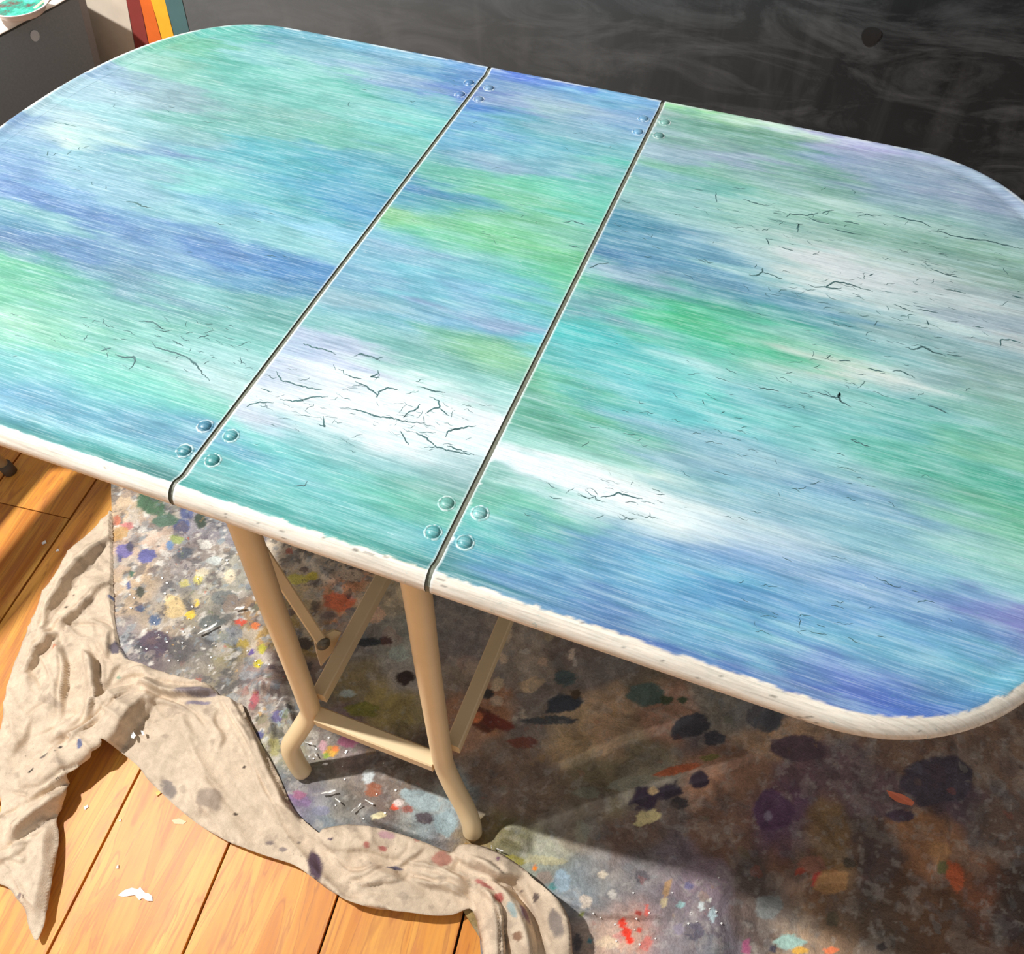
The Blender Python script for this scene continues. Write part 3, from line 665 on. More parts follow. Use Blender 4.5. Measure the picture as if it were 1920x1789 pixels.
def splats(C, X, Y, items, z=0.0, seed=0, edge=0.25):
    """irregular dried blots: px, py, rx, ry in photo pixels, colour, optional tilt"""
    for k, it in enumerate(items):
        px, py, rx, ry, col = it[:5]; tilt = math.radians(it[5]) if len(it) > 5 else 0.0
        c = unp(px, py, z)[:2]
        ex = unp(px+rx*math.cos(tilt), py+rx*math.sin(tilt), z)[:2]-c; ey = unp(px-ry*math.sin(tilt), py+ry*math.cos(tilt), z)[:2]-c
        M = np.linalg.inv(np.stack([ex, ey], 1)); R = max(np.linalg.norm(ex), np.linalg.norm(ey))*1.7
        m = (abs(X-c[0]) < R) & (abs(Y-c[1]) < R)
        if not m.any(): continue
        q = M@np.stack([X[m]-c[0], Y[m]-c[1]])
        r = np.hypot(q[0], q[1])+0.75*(fbm(q[0]*1.6, q[1]*1.6, seed+k*5, 4)-0.5)
        a = np.clip((1.0-r)/edge, 0, 1)[:, None]
        C[m, :3] = C[m, :3]*(1-a)+lin(col)*a
    return C

def mat_canvas(name, speck=0.5, rough=0.9, gloss=False):
    b = NB(name); a = b.attr(); v = b.tc()
    w = b.noise(v, 900, 2, 0.6); m = b.noise(v, 55, 5, 0.7, 0.3)
    c = b.mix(0.7, a.outputs['Color'], b.ramp(m.outputs[0], [(0.32, (0.72, 0.70, 0.68, 1)), (0.62, (1.06, 1.05, 1.03, 1))]), 'MULTIPLY')
    c = b.mix(0.5, c, b.ramp(w.outputs[0], [(0.3, g(0.72)), (0.7, g(1.12))]), 'MULTIPLY')
    vo = b.n('ShaderNodeTexVoronoi'); b.l(v, vo.inputs['Vector']); vo.inputs['Scale'].default_value = 95
    sp = b.ramp(vo.outputs['Distance'], [(0.07, g(speck)), (0.13, g(0))])
    gate = b.ramp(b.noise(v, 14, 2).outputs[0], [(0.5, g(0)), (0.62, g(1))])
    c = b.mix(b.math('MULTIPLY', sp, gate), c, L4((92, 84, 78)))
    b.l(c, b.b.inputs['Base Color']); b.b.inputs['Roughness'].default_value = rough
    b.b.inputs['Specular IOR Level'].default_value = 0.15
    b.bump(b.math('ADD', w.outputs[0], b.math('MULTIPLY', m.outputs[0], 2.0)), 0.5, 0.0012)
    return b.m
def mat_splatter():
    b = NB('paint_crusted_canvas'); a = b.attr(); v = b.tc()
    n = b.noise(v, 26, 5, 0.7, 0.5)
    wob = b.n('ShaderNodeVectorMath', operation='SCALE'); b.l(n.outputs['Color'], wob.inputs[0]); wob.inputs['Scale'].default_value = 0.035
    ad = b.n('ShaderNodeVectorMath', operation='ADD'); b.l(v, ad.inputs[0]); b.l(wob.outputs[0], ad.inputs[1])
    c = b.mix(0.8, a.outputs['Color'], b.ramp(n.outputs[0], [(0.33, (0.55, 0.54, 0.53, 1)), (0.62, (1.22, 1.2, 1.18, 1))]), 'MULTIPLY')
    pal = [(0.0, L4((58, 60, 66))), (0.10, L4((96, 86, 96))), (0.22, L4((176, 164, 150))), (0.36, L4((122, 130, 140))), (0.48, L4((84, 74, 70))),
           (0.58, L4((196, 184, 168))), (0.68, L4((140, 120, 104))), (0.76, L4((150, 165, 170))), (0.84, L4((110, 84, 84))), (0.90, L4((206, 160, 90))),
           (0.94, L4((190, 92, 66))), (0.97, L4((110, 120, 84)))]
    for sc, th, gate_s, amt, seed in ((20, 0.36, 3.0, 0.7, 0.0), (44, 0.33, 5.0, 0.7, 3.1), (110, 0.32, 8.0, 0.55, 7.7)):
        mp = b.n('ShaderNodeMapping'); b.l(ad.outputs[0], mp.inputs[0]); mp.inputs['Location'].default_value = (seed, seed*0.7, 0)
        vo = b.n('ShaderNodeTexVoronoi'); b.l(mp.outputs[0], vo.inputs['Vector']); vo.inputs['Scale'].default_value = sc
        sx = b.n('ShaderNodeSeparateColor'); b.l(vo.outputs['Color'], sx.inputs[0])
        r = b.n('ShaderNodeValToRGB'); r.color_ramp.interpolation = 'CONSTANT'; b.l(sx.outputs[0], r.inputs[0])
        e = r.color_ramp.elements
        while len(e) < len(pal): e.new(0.5)
        for k, (p, q) in enumerate(pal): e[k].position = p; e[k].color = q
        keep = b.ramp(sx.outputs[1], [(0.52, g(0)), (0.54, g(1))])
        msk = b.ramp(vo.outputs['Distance'], [(th, g(amt)), (th+0.08, g(0))])
        gt = b.ramp(b.noise(mp.outputs[0], gate_s, 3).outputs[0], [(0.44, g(0)), (0.56, g(1))])
        f = b.math('MULTIPLY', b.math('MULTIPLY', b.math('MULTIPLY', msk, keep), gt), a.outputs['Alpha'])
        c = b.mix(f, c, r.outputs[0])
    w = b.noise(v, 300, 3, 0.7)
    c = b.mix(0.6, c, b.ramp(w.outputs[0], [(0.32, g(0.66)), (0.66, g(1.2))]), 'MULTIPLY')
    b.l(c, b.b.inputs['Base Color']); b.b.inputs['Roughness'].default_value = 0.62
    b.bump(b.math('ADD', w.outputs[0], b.math('MULTIPLY', n.outputs[0], 3.0)), 0.6, 0.0016)
    return b.m

# ---- paint-crusted sheet under the table
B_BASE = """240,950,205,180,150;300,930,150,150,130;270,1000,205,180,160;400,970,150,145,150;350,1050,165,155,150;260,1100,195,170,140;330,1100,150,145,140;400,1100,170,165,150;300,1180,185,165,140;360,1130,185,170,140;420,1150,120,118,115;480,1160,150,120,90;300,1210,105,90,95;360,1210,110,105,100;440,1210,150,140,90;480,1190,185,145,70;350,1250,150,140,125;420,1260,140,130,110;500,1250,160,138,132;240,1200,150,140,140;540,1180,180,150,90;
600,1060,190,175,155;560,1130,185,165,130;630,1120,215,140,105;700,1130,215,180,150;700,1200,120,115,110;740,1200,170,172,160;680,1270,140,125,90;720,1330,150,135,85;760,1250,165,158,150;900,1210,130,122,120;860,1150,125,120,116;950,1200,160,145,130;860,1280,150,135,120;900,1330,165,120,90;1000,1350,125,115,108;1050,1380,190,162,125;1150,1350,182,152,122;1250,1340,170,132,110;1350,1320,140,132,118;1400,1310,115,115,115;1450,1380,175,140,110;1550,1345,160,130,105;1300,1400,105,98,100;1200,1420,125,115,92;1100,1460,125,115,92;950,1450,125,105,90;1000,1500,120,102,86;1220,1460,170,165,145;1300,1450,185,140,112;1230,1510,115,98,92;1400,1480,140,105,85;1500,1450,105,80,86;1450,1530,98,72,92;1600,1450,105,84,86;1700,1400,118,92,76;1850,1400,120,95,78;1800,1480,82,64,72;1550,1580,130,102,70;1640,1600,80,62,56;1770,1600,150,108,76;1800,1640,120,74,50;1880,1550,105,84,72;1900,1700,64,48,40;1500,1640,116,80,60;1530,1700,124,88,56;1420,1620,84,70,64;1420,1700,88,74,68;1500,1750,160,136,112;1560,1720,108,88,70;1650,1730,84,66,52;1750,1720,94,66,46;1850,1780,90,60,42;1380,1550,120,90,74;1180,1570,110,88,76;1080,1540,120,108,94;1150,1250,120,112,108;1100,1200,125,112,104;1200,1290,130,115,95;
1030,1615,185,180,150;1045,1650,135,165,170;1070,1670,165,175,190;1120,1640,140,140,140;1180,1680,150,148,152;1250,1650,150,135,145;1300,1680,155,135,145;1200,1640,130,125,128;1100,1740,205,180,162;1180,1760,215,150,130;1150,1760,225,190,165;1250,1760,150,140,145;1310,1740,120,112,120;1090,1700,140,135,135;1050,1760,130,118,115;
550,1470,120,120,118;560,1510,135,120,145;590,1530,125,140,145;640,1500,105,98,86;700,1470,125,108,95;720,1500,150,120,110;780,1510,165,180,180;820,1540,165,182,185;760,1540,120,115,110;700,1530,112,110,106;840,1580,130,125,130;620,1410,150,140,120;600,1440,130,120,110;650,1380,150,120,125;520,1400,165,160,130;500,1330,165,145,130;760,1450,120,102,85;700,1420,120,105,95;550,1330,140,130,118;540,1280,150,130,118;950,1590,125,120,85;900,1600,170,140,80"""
ba = np.array([[float(v) for v in s.split(',')] for s in B_BASE.replace('\n', '').split(';') if s.strip()])  # lower-right samples keep part of the shade in their colour
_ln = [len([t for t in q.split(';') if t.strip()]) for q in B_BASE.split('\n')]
BP = unp(ba[:, 0], ba[:, 1], 0.01)[:, :2]; BC = lin(ba[:, 2:5]); BC[_ln[0]:_ln[0]+_ln[1]] *= 1.55; BC = np.minimum(BC, 0.85)  # samples in the table's shade lightened to make up for weak ambient light
B_SPL = [(285, 940, 26, 30, (72, 104, 76)), (310, 975, 26, 14, (90, 118, 98)), (340, 985, 15, 14, (86, 96, 140)), (350, 958, 14, 14, (92, 102, 142)), (375, 975, 12, 14, (60, 72, 60)),
 (232, 1030, 16, 15, (122, 112, 166)), (243, 1026, 8, 10, (78, 74, 98)), (275, 1040, 18, 14, (104, 104, 160)), (222, 1045, 6, 10, (90, 90, 140)), (240, 985, 12, 8, (205, 130, 125)), (218, 975, 8, 10, (200, 120, 90)),
 (355, 1152, 10, 9, (242, 206, 70)), (368, 1130, 5, 8, (228, 190, 80)), (370, 1084, 9, 11, (205, 195, 110)), (378, 1072, 14, 8, (230, 215, 185)), (430, 1080, 11, 14, (228, 212, 182)), (325, 1135, 22, 24, (222, 194, 140)), (345, 1092, 10, 8, (200, 190, 120)),
 (292, 1203, 32, 26, (86, 70, 84)), (335, 1215, 26, 24, (96, 90, 88)), (450, 1165, 11, 7, (214, 80, 52)), (478, 1172, 8, 7, (220, 120, 60)), (262, 1140, 10, 7, (74, 90, 120)), (290, 1162, 14, 9, (98, 118, 150)), (490, 1215, 8, 10, (196, 186, 60)), (484, 1244, 8, 8, (208, 190, 40)), (470, 1222, 6, 6, (100, 80, 140)),
 (262, 1110, 9, 12, (84, 84, 70)), (246, 1075, 5, 6, (76, 110, 90)), (240, 1095, 4, 8, (90, 100, 140)), (455, 1205, 14, 8, (176, 150, 60)), (420, 1190, 10, 10, (170, 160, 100)), (330, 1010, 12, 10, (170, 180, 110)), (318, 1022, 7, 10, (120, 150, 190)), (385, 1020, 12, 10, (225, 220, 210)), (300, 1055, 9, 5, (240, 232, 220)),
 (400, 1050, 16, 10, (200, 205, 200)), (345, 1035, 16, 12, (90, 95, 104)), (420, 1120, 26, 14, (120, 122, 118)), (395, 1165, 24, 14, (104, 108, 104)),
 (635, 1125, 30, 18, (214, 120, 84)), (560, 1085, 26, 10, (196, 186, 100)), (585, 1080, 12, 8, (205, 190, 90)), (690, 1203, 26, 8, (52, 60, 62)), (722, 1200, 14, 9, (58, 66, 68)), (660, 1080, 26, 12, (210, 190, 168)), (760, 1270, 18, 14, (66, 54, 50)), (745, 1225, 22, 16, (176, 186, 176)), (570, 1205, 16, 12, (80, 70, 60)), (680, 1330, 34, 14, (128, 124, 60)), (780, 1130, 10, 16, (200, 190, 170)), (650, 1300, 14, 8, (176, 186, 180)), (695, 1150, 28, 18, (214, 180, 152)),
 (953, 1185, 10, 17, (205, 186, 160)), (943, 1232, 9, 11, (205, 182, 156)), (1018, 1240, 10, 9, (196, 170, 148)), (933, 1282, 12, 15, (205, 182, 152), 20), (995, 1283, 24, 16, (205, 180, 148), -25), (932, 1313, 14, 10, (196, 170, 146)), (980, 1338, 6, 10, (190, 176, 158)), (966, 1347, 6, 6, (176, 164, 150)), (1072, 1226, 5, 14, (205, 186, 168), 12), (1028, 1190, 10, 12, (176, 160, 136)), (985, 1220, 12, 5, (200, 190, 176)), (1078, 1240, 4, 9, (190, 180, 170)), (885, 1188, 6, 8, (170, 160, 155)),
 (1055, 1318, 34, 20, (66, 70, 78), -10), (1030, 1350, 50, 9, (82, 84, 86)), (905, 1350, 22, 24, (108, 66, 50)), (895, 1343, 12, 12, (206, 124, 82)), (930, 1352, 34, 14, (122, 62, 50), 25), (980, 1392, 30, 11, (124, 78, 64)), (1210, 1300, 40, 26, (96, 112, 104)), (1060, 1270, 20, 16, (90, 104, 104)), (1250, 1312, 14, 9, (84, 92, 70)), (1280, 1312, 10, 7, (84, 92, 70)), (1080, 1300, 10, 10, (92, 76, 60)), (915, 1300, 12, 10, (70, 66, 64)),
 (1210, 1500, 28, 20, (66, 54, 70)), (1255, 1484, 30, 13, (66, 56, 70), -8), (1310, 1465, 22, 13, (68, 56, 68)), (1276, 1505, 16, 12, (72, 66, 68)), (1217, 1530, 24, 13, (236, 202, 150), -10), (1200, 1543, 10, 6, (236, 202, 150)), (1224, 1484, 11, 5, (214, 184, 140)),
 (1270, 1448, 48, 9, (200, 118, 84), -14), (1330, 1425, 20, 8, (150, 140, 90), -14), (1185, 1470, 45, 14, (160, 160, 142), -14), (1100, 1490, 26, 14, (140, 140, 126)), (1090, 1560, 14, 22, (138, 134, 118)), (1035, 1563, 4, 9, (160, 158, 150)), (1440, 1340, 40, 30, (88, 88, 92), -20), (1300, 1360, 40, 22, (78, 76, 82), -20), (1340, 1385, 24, 14, (74, 72, 78)),
 (1450, 1520, 40, 40, (94, 66, 92)), (1500, 1400, 60, 26, (92, 72, 80)), (1760, 1460, 60, 50, (76, 66, 76)), (1690, 1530, 30, 12, (84, 68, 80)), (1760, 1600, 26, 22, (168, 124, 84)), (1790, 1640, 16, 30, (190, 96, 56), -20), (1768, 1625, 12, 14, (110, 104, 66)), (1530, 1650, 9, 14, (170, 62, 52)), (1500, 1635, 16, 6, (170, 80, 62), -30), (1590, 1620, 14, 10, (88, 78, 66)), (1440, 1530, 8, 10, (130, 116, 134)),
 (1560, 1655, 30, 24, (168, 126, 82)), (1520, 1625, 26, 20, (150, 106, 88)), (1562, 1722, 14, 14, (96, 84, 64)), (1480, 1765, 30, 14, (150, 180, 170)), (1500, 1783, 18, 9, (206, 158, 70)), (1560, 1782, 14, 8, (224, 120, 78)), (1450, 1780, 8, 8, (70, 66, 76)), (1655, 1775, 10, 8, (66, 56, 56)), (1400, 1775, 8, 16, (150, 80, 110)), (1440, 1700, 26, 24, (128, 130, 128)),
 (1167, 1731, 7, 8, (250, 70, 40)), (1174, 1748, 9, 12, (252, 60, 30)), (1180, 1762, 8, 10, (250, 56, 28)), (1198, 1743, 6, 6, (250, 80, 50)), (1194, 1716, 7, 5, (170, 60, 45)), (1210, 1708, 4, 13, (236, 112, 100)), (1210, 1770, 10, 14, (226, 130, 118), 20), (1160, 1760, 12, 10, (226, 160, 148)),
 (1042, 1660, 17, 9, (84, 156, 156), -20), (1055, 1650, 18, 22, (160, 184, 200)), (1275, 1698, 8, 6, (156, 194, 194)), (1312, 1702, 6, 8, (214, 224, 224)), (1332, 1718, 7, 14, (190, 210, 216)), (1327, 1692, 4, 4, (232, 232, 226)), (1292, 1716, 3, 4, (220, 214, 214)), (1097, 1693, 12, 13, (222, 208, 192)), (1130, 1640, 10, 8, (220, 206, 184)), (1147, 1678, 8, 10, (206, 200, 192)), (1250, 1668, 7, 18, (190, 152, 112), 15), (1243, 1695, 6, 10, (216, 198, 160), 20), (1202, 1645, 14, 13, (104, 98, 104)), (1290, 1663, 9, 7, (110, 104, 140)), (1300, 1748, 20, 18, (96, 90, 104), 30), (1083, 1766, 9, 18, (94, 88, 92)), (1003, 1627, 5, 6, (246, 140, 40)), (1140, 1768, 22, 12, (238, 210, 178)), (1090, 1716, 5, 5, (150, 156, 90)), (1105, 1763, 5, 6, (90, 150, 160)), (1270, 1745, 12, 12, (150, 140, 156)), (1020, 1645, 16, 14, (176, 162, 148)),
 (965, 1612, 24, 9, (160, 150, 66), 15), (890, 1592, 28, 7, (190, 140, 56), 20), (1020, 1612, 40, 9, (192, 186, 150), 5), (740, 1513, 7, 7, (244, 96, 60)), (748, 1505, 10, 8, (232, 214, 206)), (765, 1517, 12, 7, (160, 90, 76)), (712, 1532, 14, 7, (240, 226, 178), -10), (700, 1480, 16, 14, (156, 92, 60)), (790, 1500, 42, 20, (168, 186, 188), 25), (835, 1545, 22, 24, (160, 180, 184)), (795, 1535, 18, 12, (92, 82, 88)), (690, 1455, 10, 16, (200, 205, 205)),
 (620, 1408, 13, 10, (226, 170, 60)), (612, 1415, 6, 6, (150, 170, 60)), (628, 1403, 6, 7, (236, 130, 60)), (605, 1398, 8, 12, (206, 160, 165)), (650, 1390, 22, 10, (170, 96, 122), 15), (642, 1366, 14, 10, (176, 90, 130)), (487, 1380, 10, 8, (96, 96, 140)), (522, 1345, 12, 12, (100, 92, 130)), (492, 1350, 14, 12, (136, 128, 104)), (515, 1400, 10, 18, (198, 190, 130)), (475, 1315, 9, 18, (176, 92, 98), 20), (510, 1252, 8, 6, (94, 78, 80)), (560, 1500, 24, 12, (128, 104, 140), 15), (600, 1520, 18, 10, (130, 130, 150)), (560, 1490, 14, 8, (160, 100, 130))]
_a = [k for k, q in enumerate(B_SPL) if q[:2] == (635, 1125)][0]; _b = [k for k, q in enumerate(B_SPL) if q[:2] == (1440, 1700)][0]
B_SPL = [q[:4]+(tuple(min(250, c*1.15) for c in q[4]),)+q[5:] if _a <= k <= _b else q for k, q in enumerate(B_SPL)]  # blots in the table's shade lightened the same way
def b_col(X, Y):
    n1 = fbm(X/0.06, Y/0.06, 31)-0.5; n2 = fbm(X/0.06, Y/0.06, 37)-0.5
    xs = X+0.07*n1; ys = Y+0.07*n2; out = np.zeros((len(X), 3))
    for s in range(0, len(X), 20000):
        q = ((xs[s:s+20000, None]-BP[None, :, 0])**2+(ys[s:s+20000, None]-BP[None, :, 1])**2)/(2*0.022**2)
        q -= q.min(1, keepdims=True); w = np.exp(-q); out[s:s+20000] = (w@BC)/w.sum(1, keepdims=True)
    # crust of older spills
    for k, (sc, th, cc, am) in enumerate(((0.030, 0.60, (206, 196, 182), 0.6), (0.022, 0.62, (70, 70, 76), 0.65), (0.016, 0.64, (150, 158, 162), 0.6), (0.040, 0.63, (110, 92, 88), 0.5), (0.012, 0.66, (222, 216, 206), 0.7))):
        m = np.clip((fbm(X/sc, Y/sc, 100+9*k, 5)-th)/0.03, 0, 1)[:, None]*am*(0.30+0.70*np.clip((0.02-X)/0.10, 0, 1))[:, None]
        out = out*(1-m)+lin(cc)*m
        out = splats(out, X, Y, B_SPL, 0.012, 300)
    dens = 0.30+0.70*np.clip((0.02-X)/0.10, 0, 1)
    return np.concatenate([out, dens[:, None]], 1)
B_FOLD = [([(1460, 1400), (1350, 1436), (1237, 1470), (1160, 1496), (1020, 1540), (928, 1568)], 0.022, 0.055),
          ([(1312, 1330), (1250, 1361), (1162, 1386), (1069, 1427), (985, 1442)], 0.014, 0.05),
          ([(1290, 1752), (1253, 1730), (1200, 1719), (1110, 1716), (1022, 1674)], 0.014, 0.045, 0.004),
          ([(1347, 1560), (1347, 1640), (1342, 1720), (1336, 1789), (1330, 1850), (1325, 1900)], 0.016, 0.14, 0.035),
          ([(600, 1296), (560, 1290), (520, 1288), (492, 1284), (452, 1290)], 0.030, 0.035),
          ([(525, 1296), (540, 1325), (552, 1360), (556, 1395)], 0.022, 0.03),
          ([(505, 1330), (512, 1370), (503, 1405), (490, 1430)], 0.010, 0.03),
          ([(860, 1592), (800, 1572), (760, 1558), (712, 1542), (660, 1510)], 0.016, 0.03),
          ([(700, 1150), (650, 1105), (590, 1060), (530, 1020)], 0.010, 0.05),
          ([(1640, 1640), (1560, 1640), (1500, 1655), (1440, 1690)], 0.014, 0.06),
          ([(1780, 1330), (1790, 1450), (1760, 1600), (1700, 1700)], 0.012, 0.07),
          ([(1000, 1600), (960, 1580), (925, 1566)], 0.012, 0.03),
          ([(530, 1510), (560, 1530), (620, 1545), (650, 1552)], 0.0, 0.03)]
def b_h(X, Y):
    return 0.0075+fold_height(X, Y, B_FOLD, 0.0, 0.010)+0.006*(fbm(X/0.16, Y/0.16, 4)-0.3)+0.0022*(fbm(X/0.035, Y/0.035, 14)-0.4)
lft = fpoly([(217, 1160), (212, 920)]); dirn = (lft[1]-lft[0])/np.linalg.norm(lft[1]-lft[0])
bp = [lft[1]+dirn*0.10, lft[1], lft[0]]+fpoly([(228, 1215), (243, 1240), (262, 1252), (300, 1268), (345, 1278), (400, 1292), (430, 1330), (470, 1420), (520, 1530), (570, 1590), (700, 1640), (850, 1680), (900, 1760), (905, 1850)])
bp += [np.array([0.40, -0.30]), np.array([0.95, -0.22]), np.array([1.6, -0.1]), np.array([1.65, 0.5]), np.array([1.5, 0.98]), np.array([0.6, 0.93]), np.array([-0.3, 0.86])]
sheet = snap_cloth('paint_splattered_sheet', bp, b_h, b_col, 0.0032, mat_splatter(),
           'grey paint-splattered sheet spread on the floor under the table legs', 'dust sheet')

# ---- beige canvas drop cloth, twisted along its edge
A_OUT = [(240, 900), (214, 935), (206, 965), (180, 990), (150, 1018), (118, 1062), (88, 1116), (62, 1172), (40, 1222), (27, 1262), (14, 1312), (6, 1350), (0, 1400), (-6, 1440), (0, 1480), (4, 1508), (-20, 1530), (-90, 1560), (-110, 1620),
         (-60, 1640), (0, 1658), (22, 1682), (38, 1702), (42, 1728), (50, 1752), (57, 1762), (68, 1740), (78, 1712), (84, 1680), (92, 1640), (98, 1600), (100, 1560), (97, 1528), (112, 1506), (124, 1486), (128, 1464),
         (160, 1438), (200, 1406), (213, 1403), (236, 1418), (262, 1440), (278, 1462), (300, 1484), (330, 1512), (372, 1546), (430, 1580), (500, 1606), (548, 1620), (586, 1646), (620, 1672), (660, 1692), (700, 1704), (760, 1711), (812, 1717), (850, 1714), (880, 1702), (892, 1722), (898, 1750), (906, 1789), (915, 1850),
         (1090, 1850), (1072, 1789), (1068, 1738), (1050, 1704), (1022, 1678), (996, 1652), (985, 1636), (960, 1618), (920, 1596), (870, 1583), (855, 1590), (845, 1597), (800, 1582), (750, 1564), (706, 1553), (655, 1547), (612, 1558), (600, 1566), (566, 1536), (545, 1506), (520, 1450), (498, 1410), (478, 1370), (462, 1340), (448, 1305), (430, 1288), (480, 1262),
         (470, 1250), (400, 1262), (340, 1264), (300, 1256), (270, 1246), (250, 1232), (240, 1200), (235, 1100), (232, 1000)]
_s = A_OUT.index((4, 1508)); _e = A_OUT.index((213, 1403)); _f = A_OUT.index((548, 1620)); _g = A_OUT.index((655, 1547))
AP = round_poly([unp(x, y, 0.034 if _s < i < _e else (0.026 if _f <= i <= _g else 0.012))[:2] for i, (x, y) in enumerate(A_OUT)], 4)
A_FOLD = [([(216, 985), (190, 1018), (168, 1044), (130, 1095), (96, 1142), (70, 1190)], 0.034, 0.045),
          ([(222, 1078), (181, 1113), (144, 1150), (104, 1186)], 0.026, 0.032),
          ([(112, 1176), (84, 1206), (60, 1240), (38, 1270)], 0.036, 0.035),
          ([(106, 1186), (116, 1222), (119, 1262), (117, 1306), (108, 1350)], 0.036, 0.045),
          ([(138, 1206), (170, 1230), (180, 1262), (185, 1300), (180, 1334), (160, 1370)], 0.042, 0.042),
          ([(205, 1180), (208, 1210), (204, 1240)], 0.018, 0.02),
          ([(292, 1286), (272, 1304), (252, 1340), (228, 1380), (200, 1408), (160, 1440), (110, 1467), (64, 1488), (20, 1500)], 0.046, 0.052),
          ([(268, 1292), (240, 1310), (205, 1345), (178, 1372), (150, 1396), (120, 1412)], 0.020, 0.024),
          ([(88, 1384), (130, 1362), (190, 1328), (226, 1302), (268, 1280)], 0.018, 0.05, 0.008),
          ([(196, 1370), (168, 1390), (146, 1388), (122, 1376)], 0.012, 0.018),
          ([(150, 1358), (126, 1366), (100, 1372)], 0.012, 0.016),
          ([(70, 1345), (60, 1362), (50, 1390), (20, 1430)], 0.012, 0.03),
          ([(134, 1474), (112, 1504), (72, 1534), (44, 1560), (16, 1592)], 0.030, 0.03),
          ([(86, 1568), (60, 1580), (24, 1592)], 0.012, 0.02),
          ([(52, 1600), (50, 1620), (20, 1612)], 0.010, 0.02),
          ([(92, 1512), (90, 1560), (86, 1610), (78, 1660), (68, 1712), (56, 1752)], 0.022, 0.05, 0.012),
          ([(424, 1284), (380, 1297), (318, 1296), (290, 1290), (262, 1282), (236, 1296)], 0.038, 0.022),
          ([(372, 1344), (335, 1326), (295, 1319), (256, 1332)], 0.012, 0.018),
          ([(412, 1325), (405, 1362), (421, 1390), (408, 1418)], 0.011, 0.02),
          ([(408, 1292), (440, 1345), (472, 1396), (488, 1440), (503, 1476), (536, 1528), (560, 1560), (575, 1580)], 0.014, 0.016),
          ([(448, 1296), (465, 1345), (487, 1396), (508, 1446), (534, 1500), (560, 1538), (594, 1572)], 0.014, 0.016),
          ([(550, 1545), (540, 1580), (500, 1540), (460, 1490), (420, 1440), (360, 1370), (320, 1330)], 0.006, 0.02),
          ([(672, 1640), (646, 1626), (618, 1594), (594, 1570), (560, 1534)], 0.016, 0.025),
          ([(722, 1618), (690, 1641), (646, 1645)], 0.014, 0.018),
          ([(764, 1630), (756, 1652), (706, 1660), (655, 1665)], 0.020, 0.022),
          ([(884, 1690), (845, 1672), (807, 1662), (764, 1650)], 0.026, 0.022),
          ([(892, 1668), (850, 1652), (820, 1636), (764, 1620)], 0.012, 0.018),
          ([(988, 1648), (930, 1646), (884, 1622), (840, 1594)], 0.040, 0.032),
          ([(878, 1655), (908, 1668), (925, 1690), (937, 1726), (942, 1789), (944, 1850)], 0.038, 0.032),
          ([(900, 1634), (938, 1664), (966, 1695), (988, 1738), (998, 1789), (1004, 1850)], 0.042, 0.034),
          ([(975, 1626), (1006, 1652), (1040, 1690), (1064, 1730), (1070, 1789), (1074, 1850)], 0.042, 0.036),
          ([(800, 1590), (770, 1615), (735, 1630)], 0.012, 0.03),
          ([(425, 1470), (402, 1500), (395, 1540)], 0.010, 0.05, 0.02), ([(330, 1405), (312, 1440), (300, 1480)], 0.008, 0.04, 0.02), ([(468, 1440), (480, 1490), (500, 1530)], 0.007, 0.04, 0.015),
          ([(345, 1330), (356, 1372), (372, 1400)], 0.008, 0.03, 0.01), ([(60, 1260), (62, 1300), (80, 1322)], 0.008, 0.02, 0.006), ([(30, 1330), (44, 1380), (40, 1430)], 0.008, 0.03, 0.01),
          ([(232, 1240), (214, 1262), (205, 1300)], 0.014, 0.02), ([(150, 1150), (130, 1172), (118, 1190)], 0.012, 0.02), ([(700, 1580), (670, 1600), (640, 1606)], 0.008, 0.03, 0.01),
          ([(860, 1600), (846, 1630), (826, 1650)], 0.010, 0.03, 0.008),
          ([(905, 1698), (850, 1714), (800, 1717), (700, 1703), (640, 1682), (590, 1648), (545, 1618), (500, 1600)], 0.024, 0.045)]
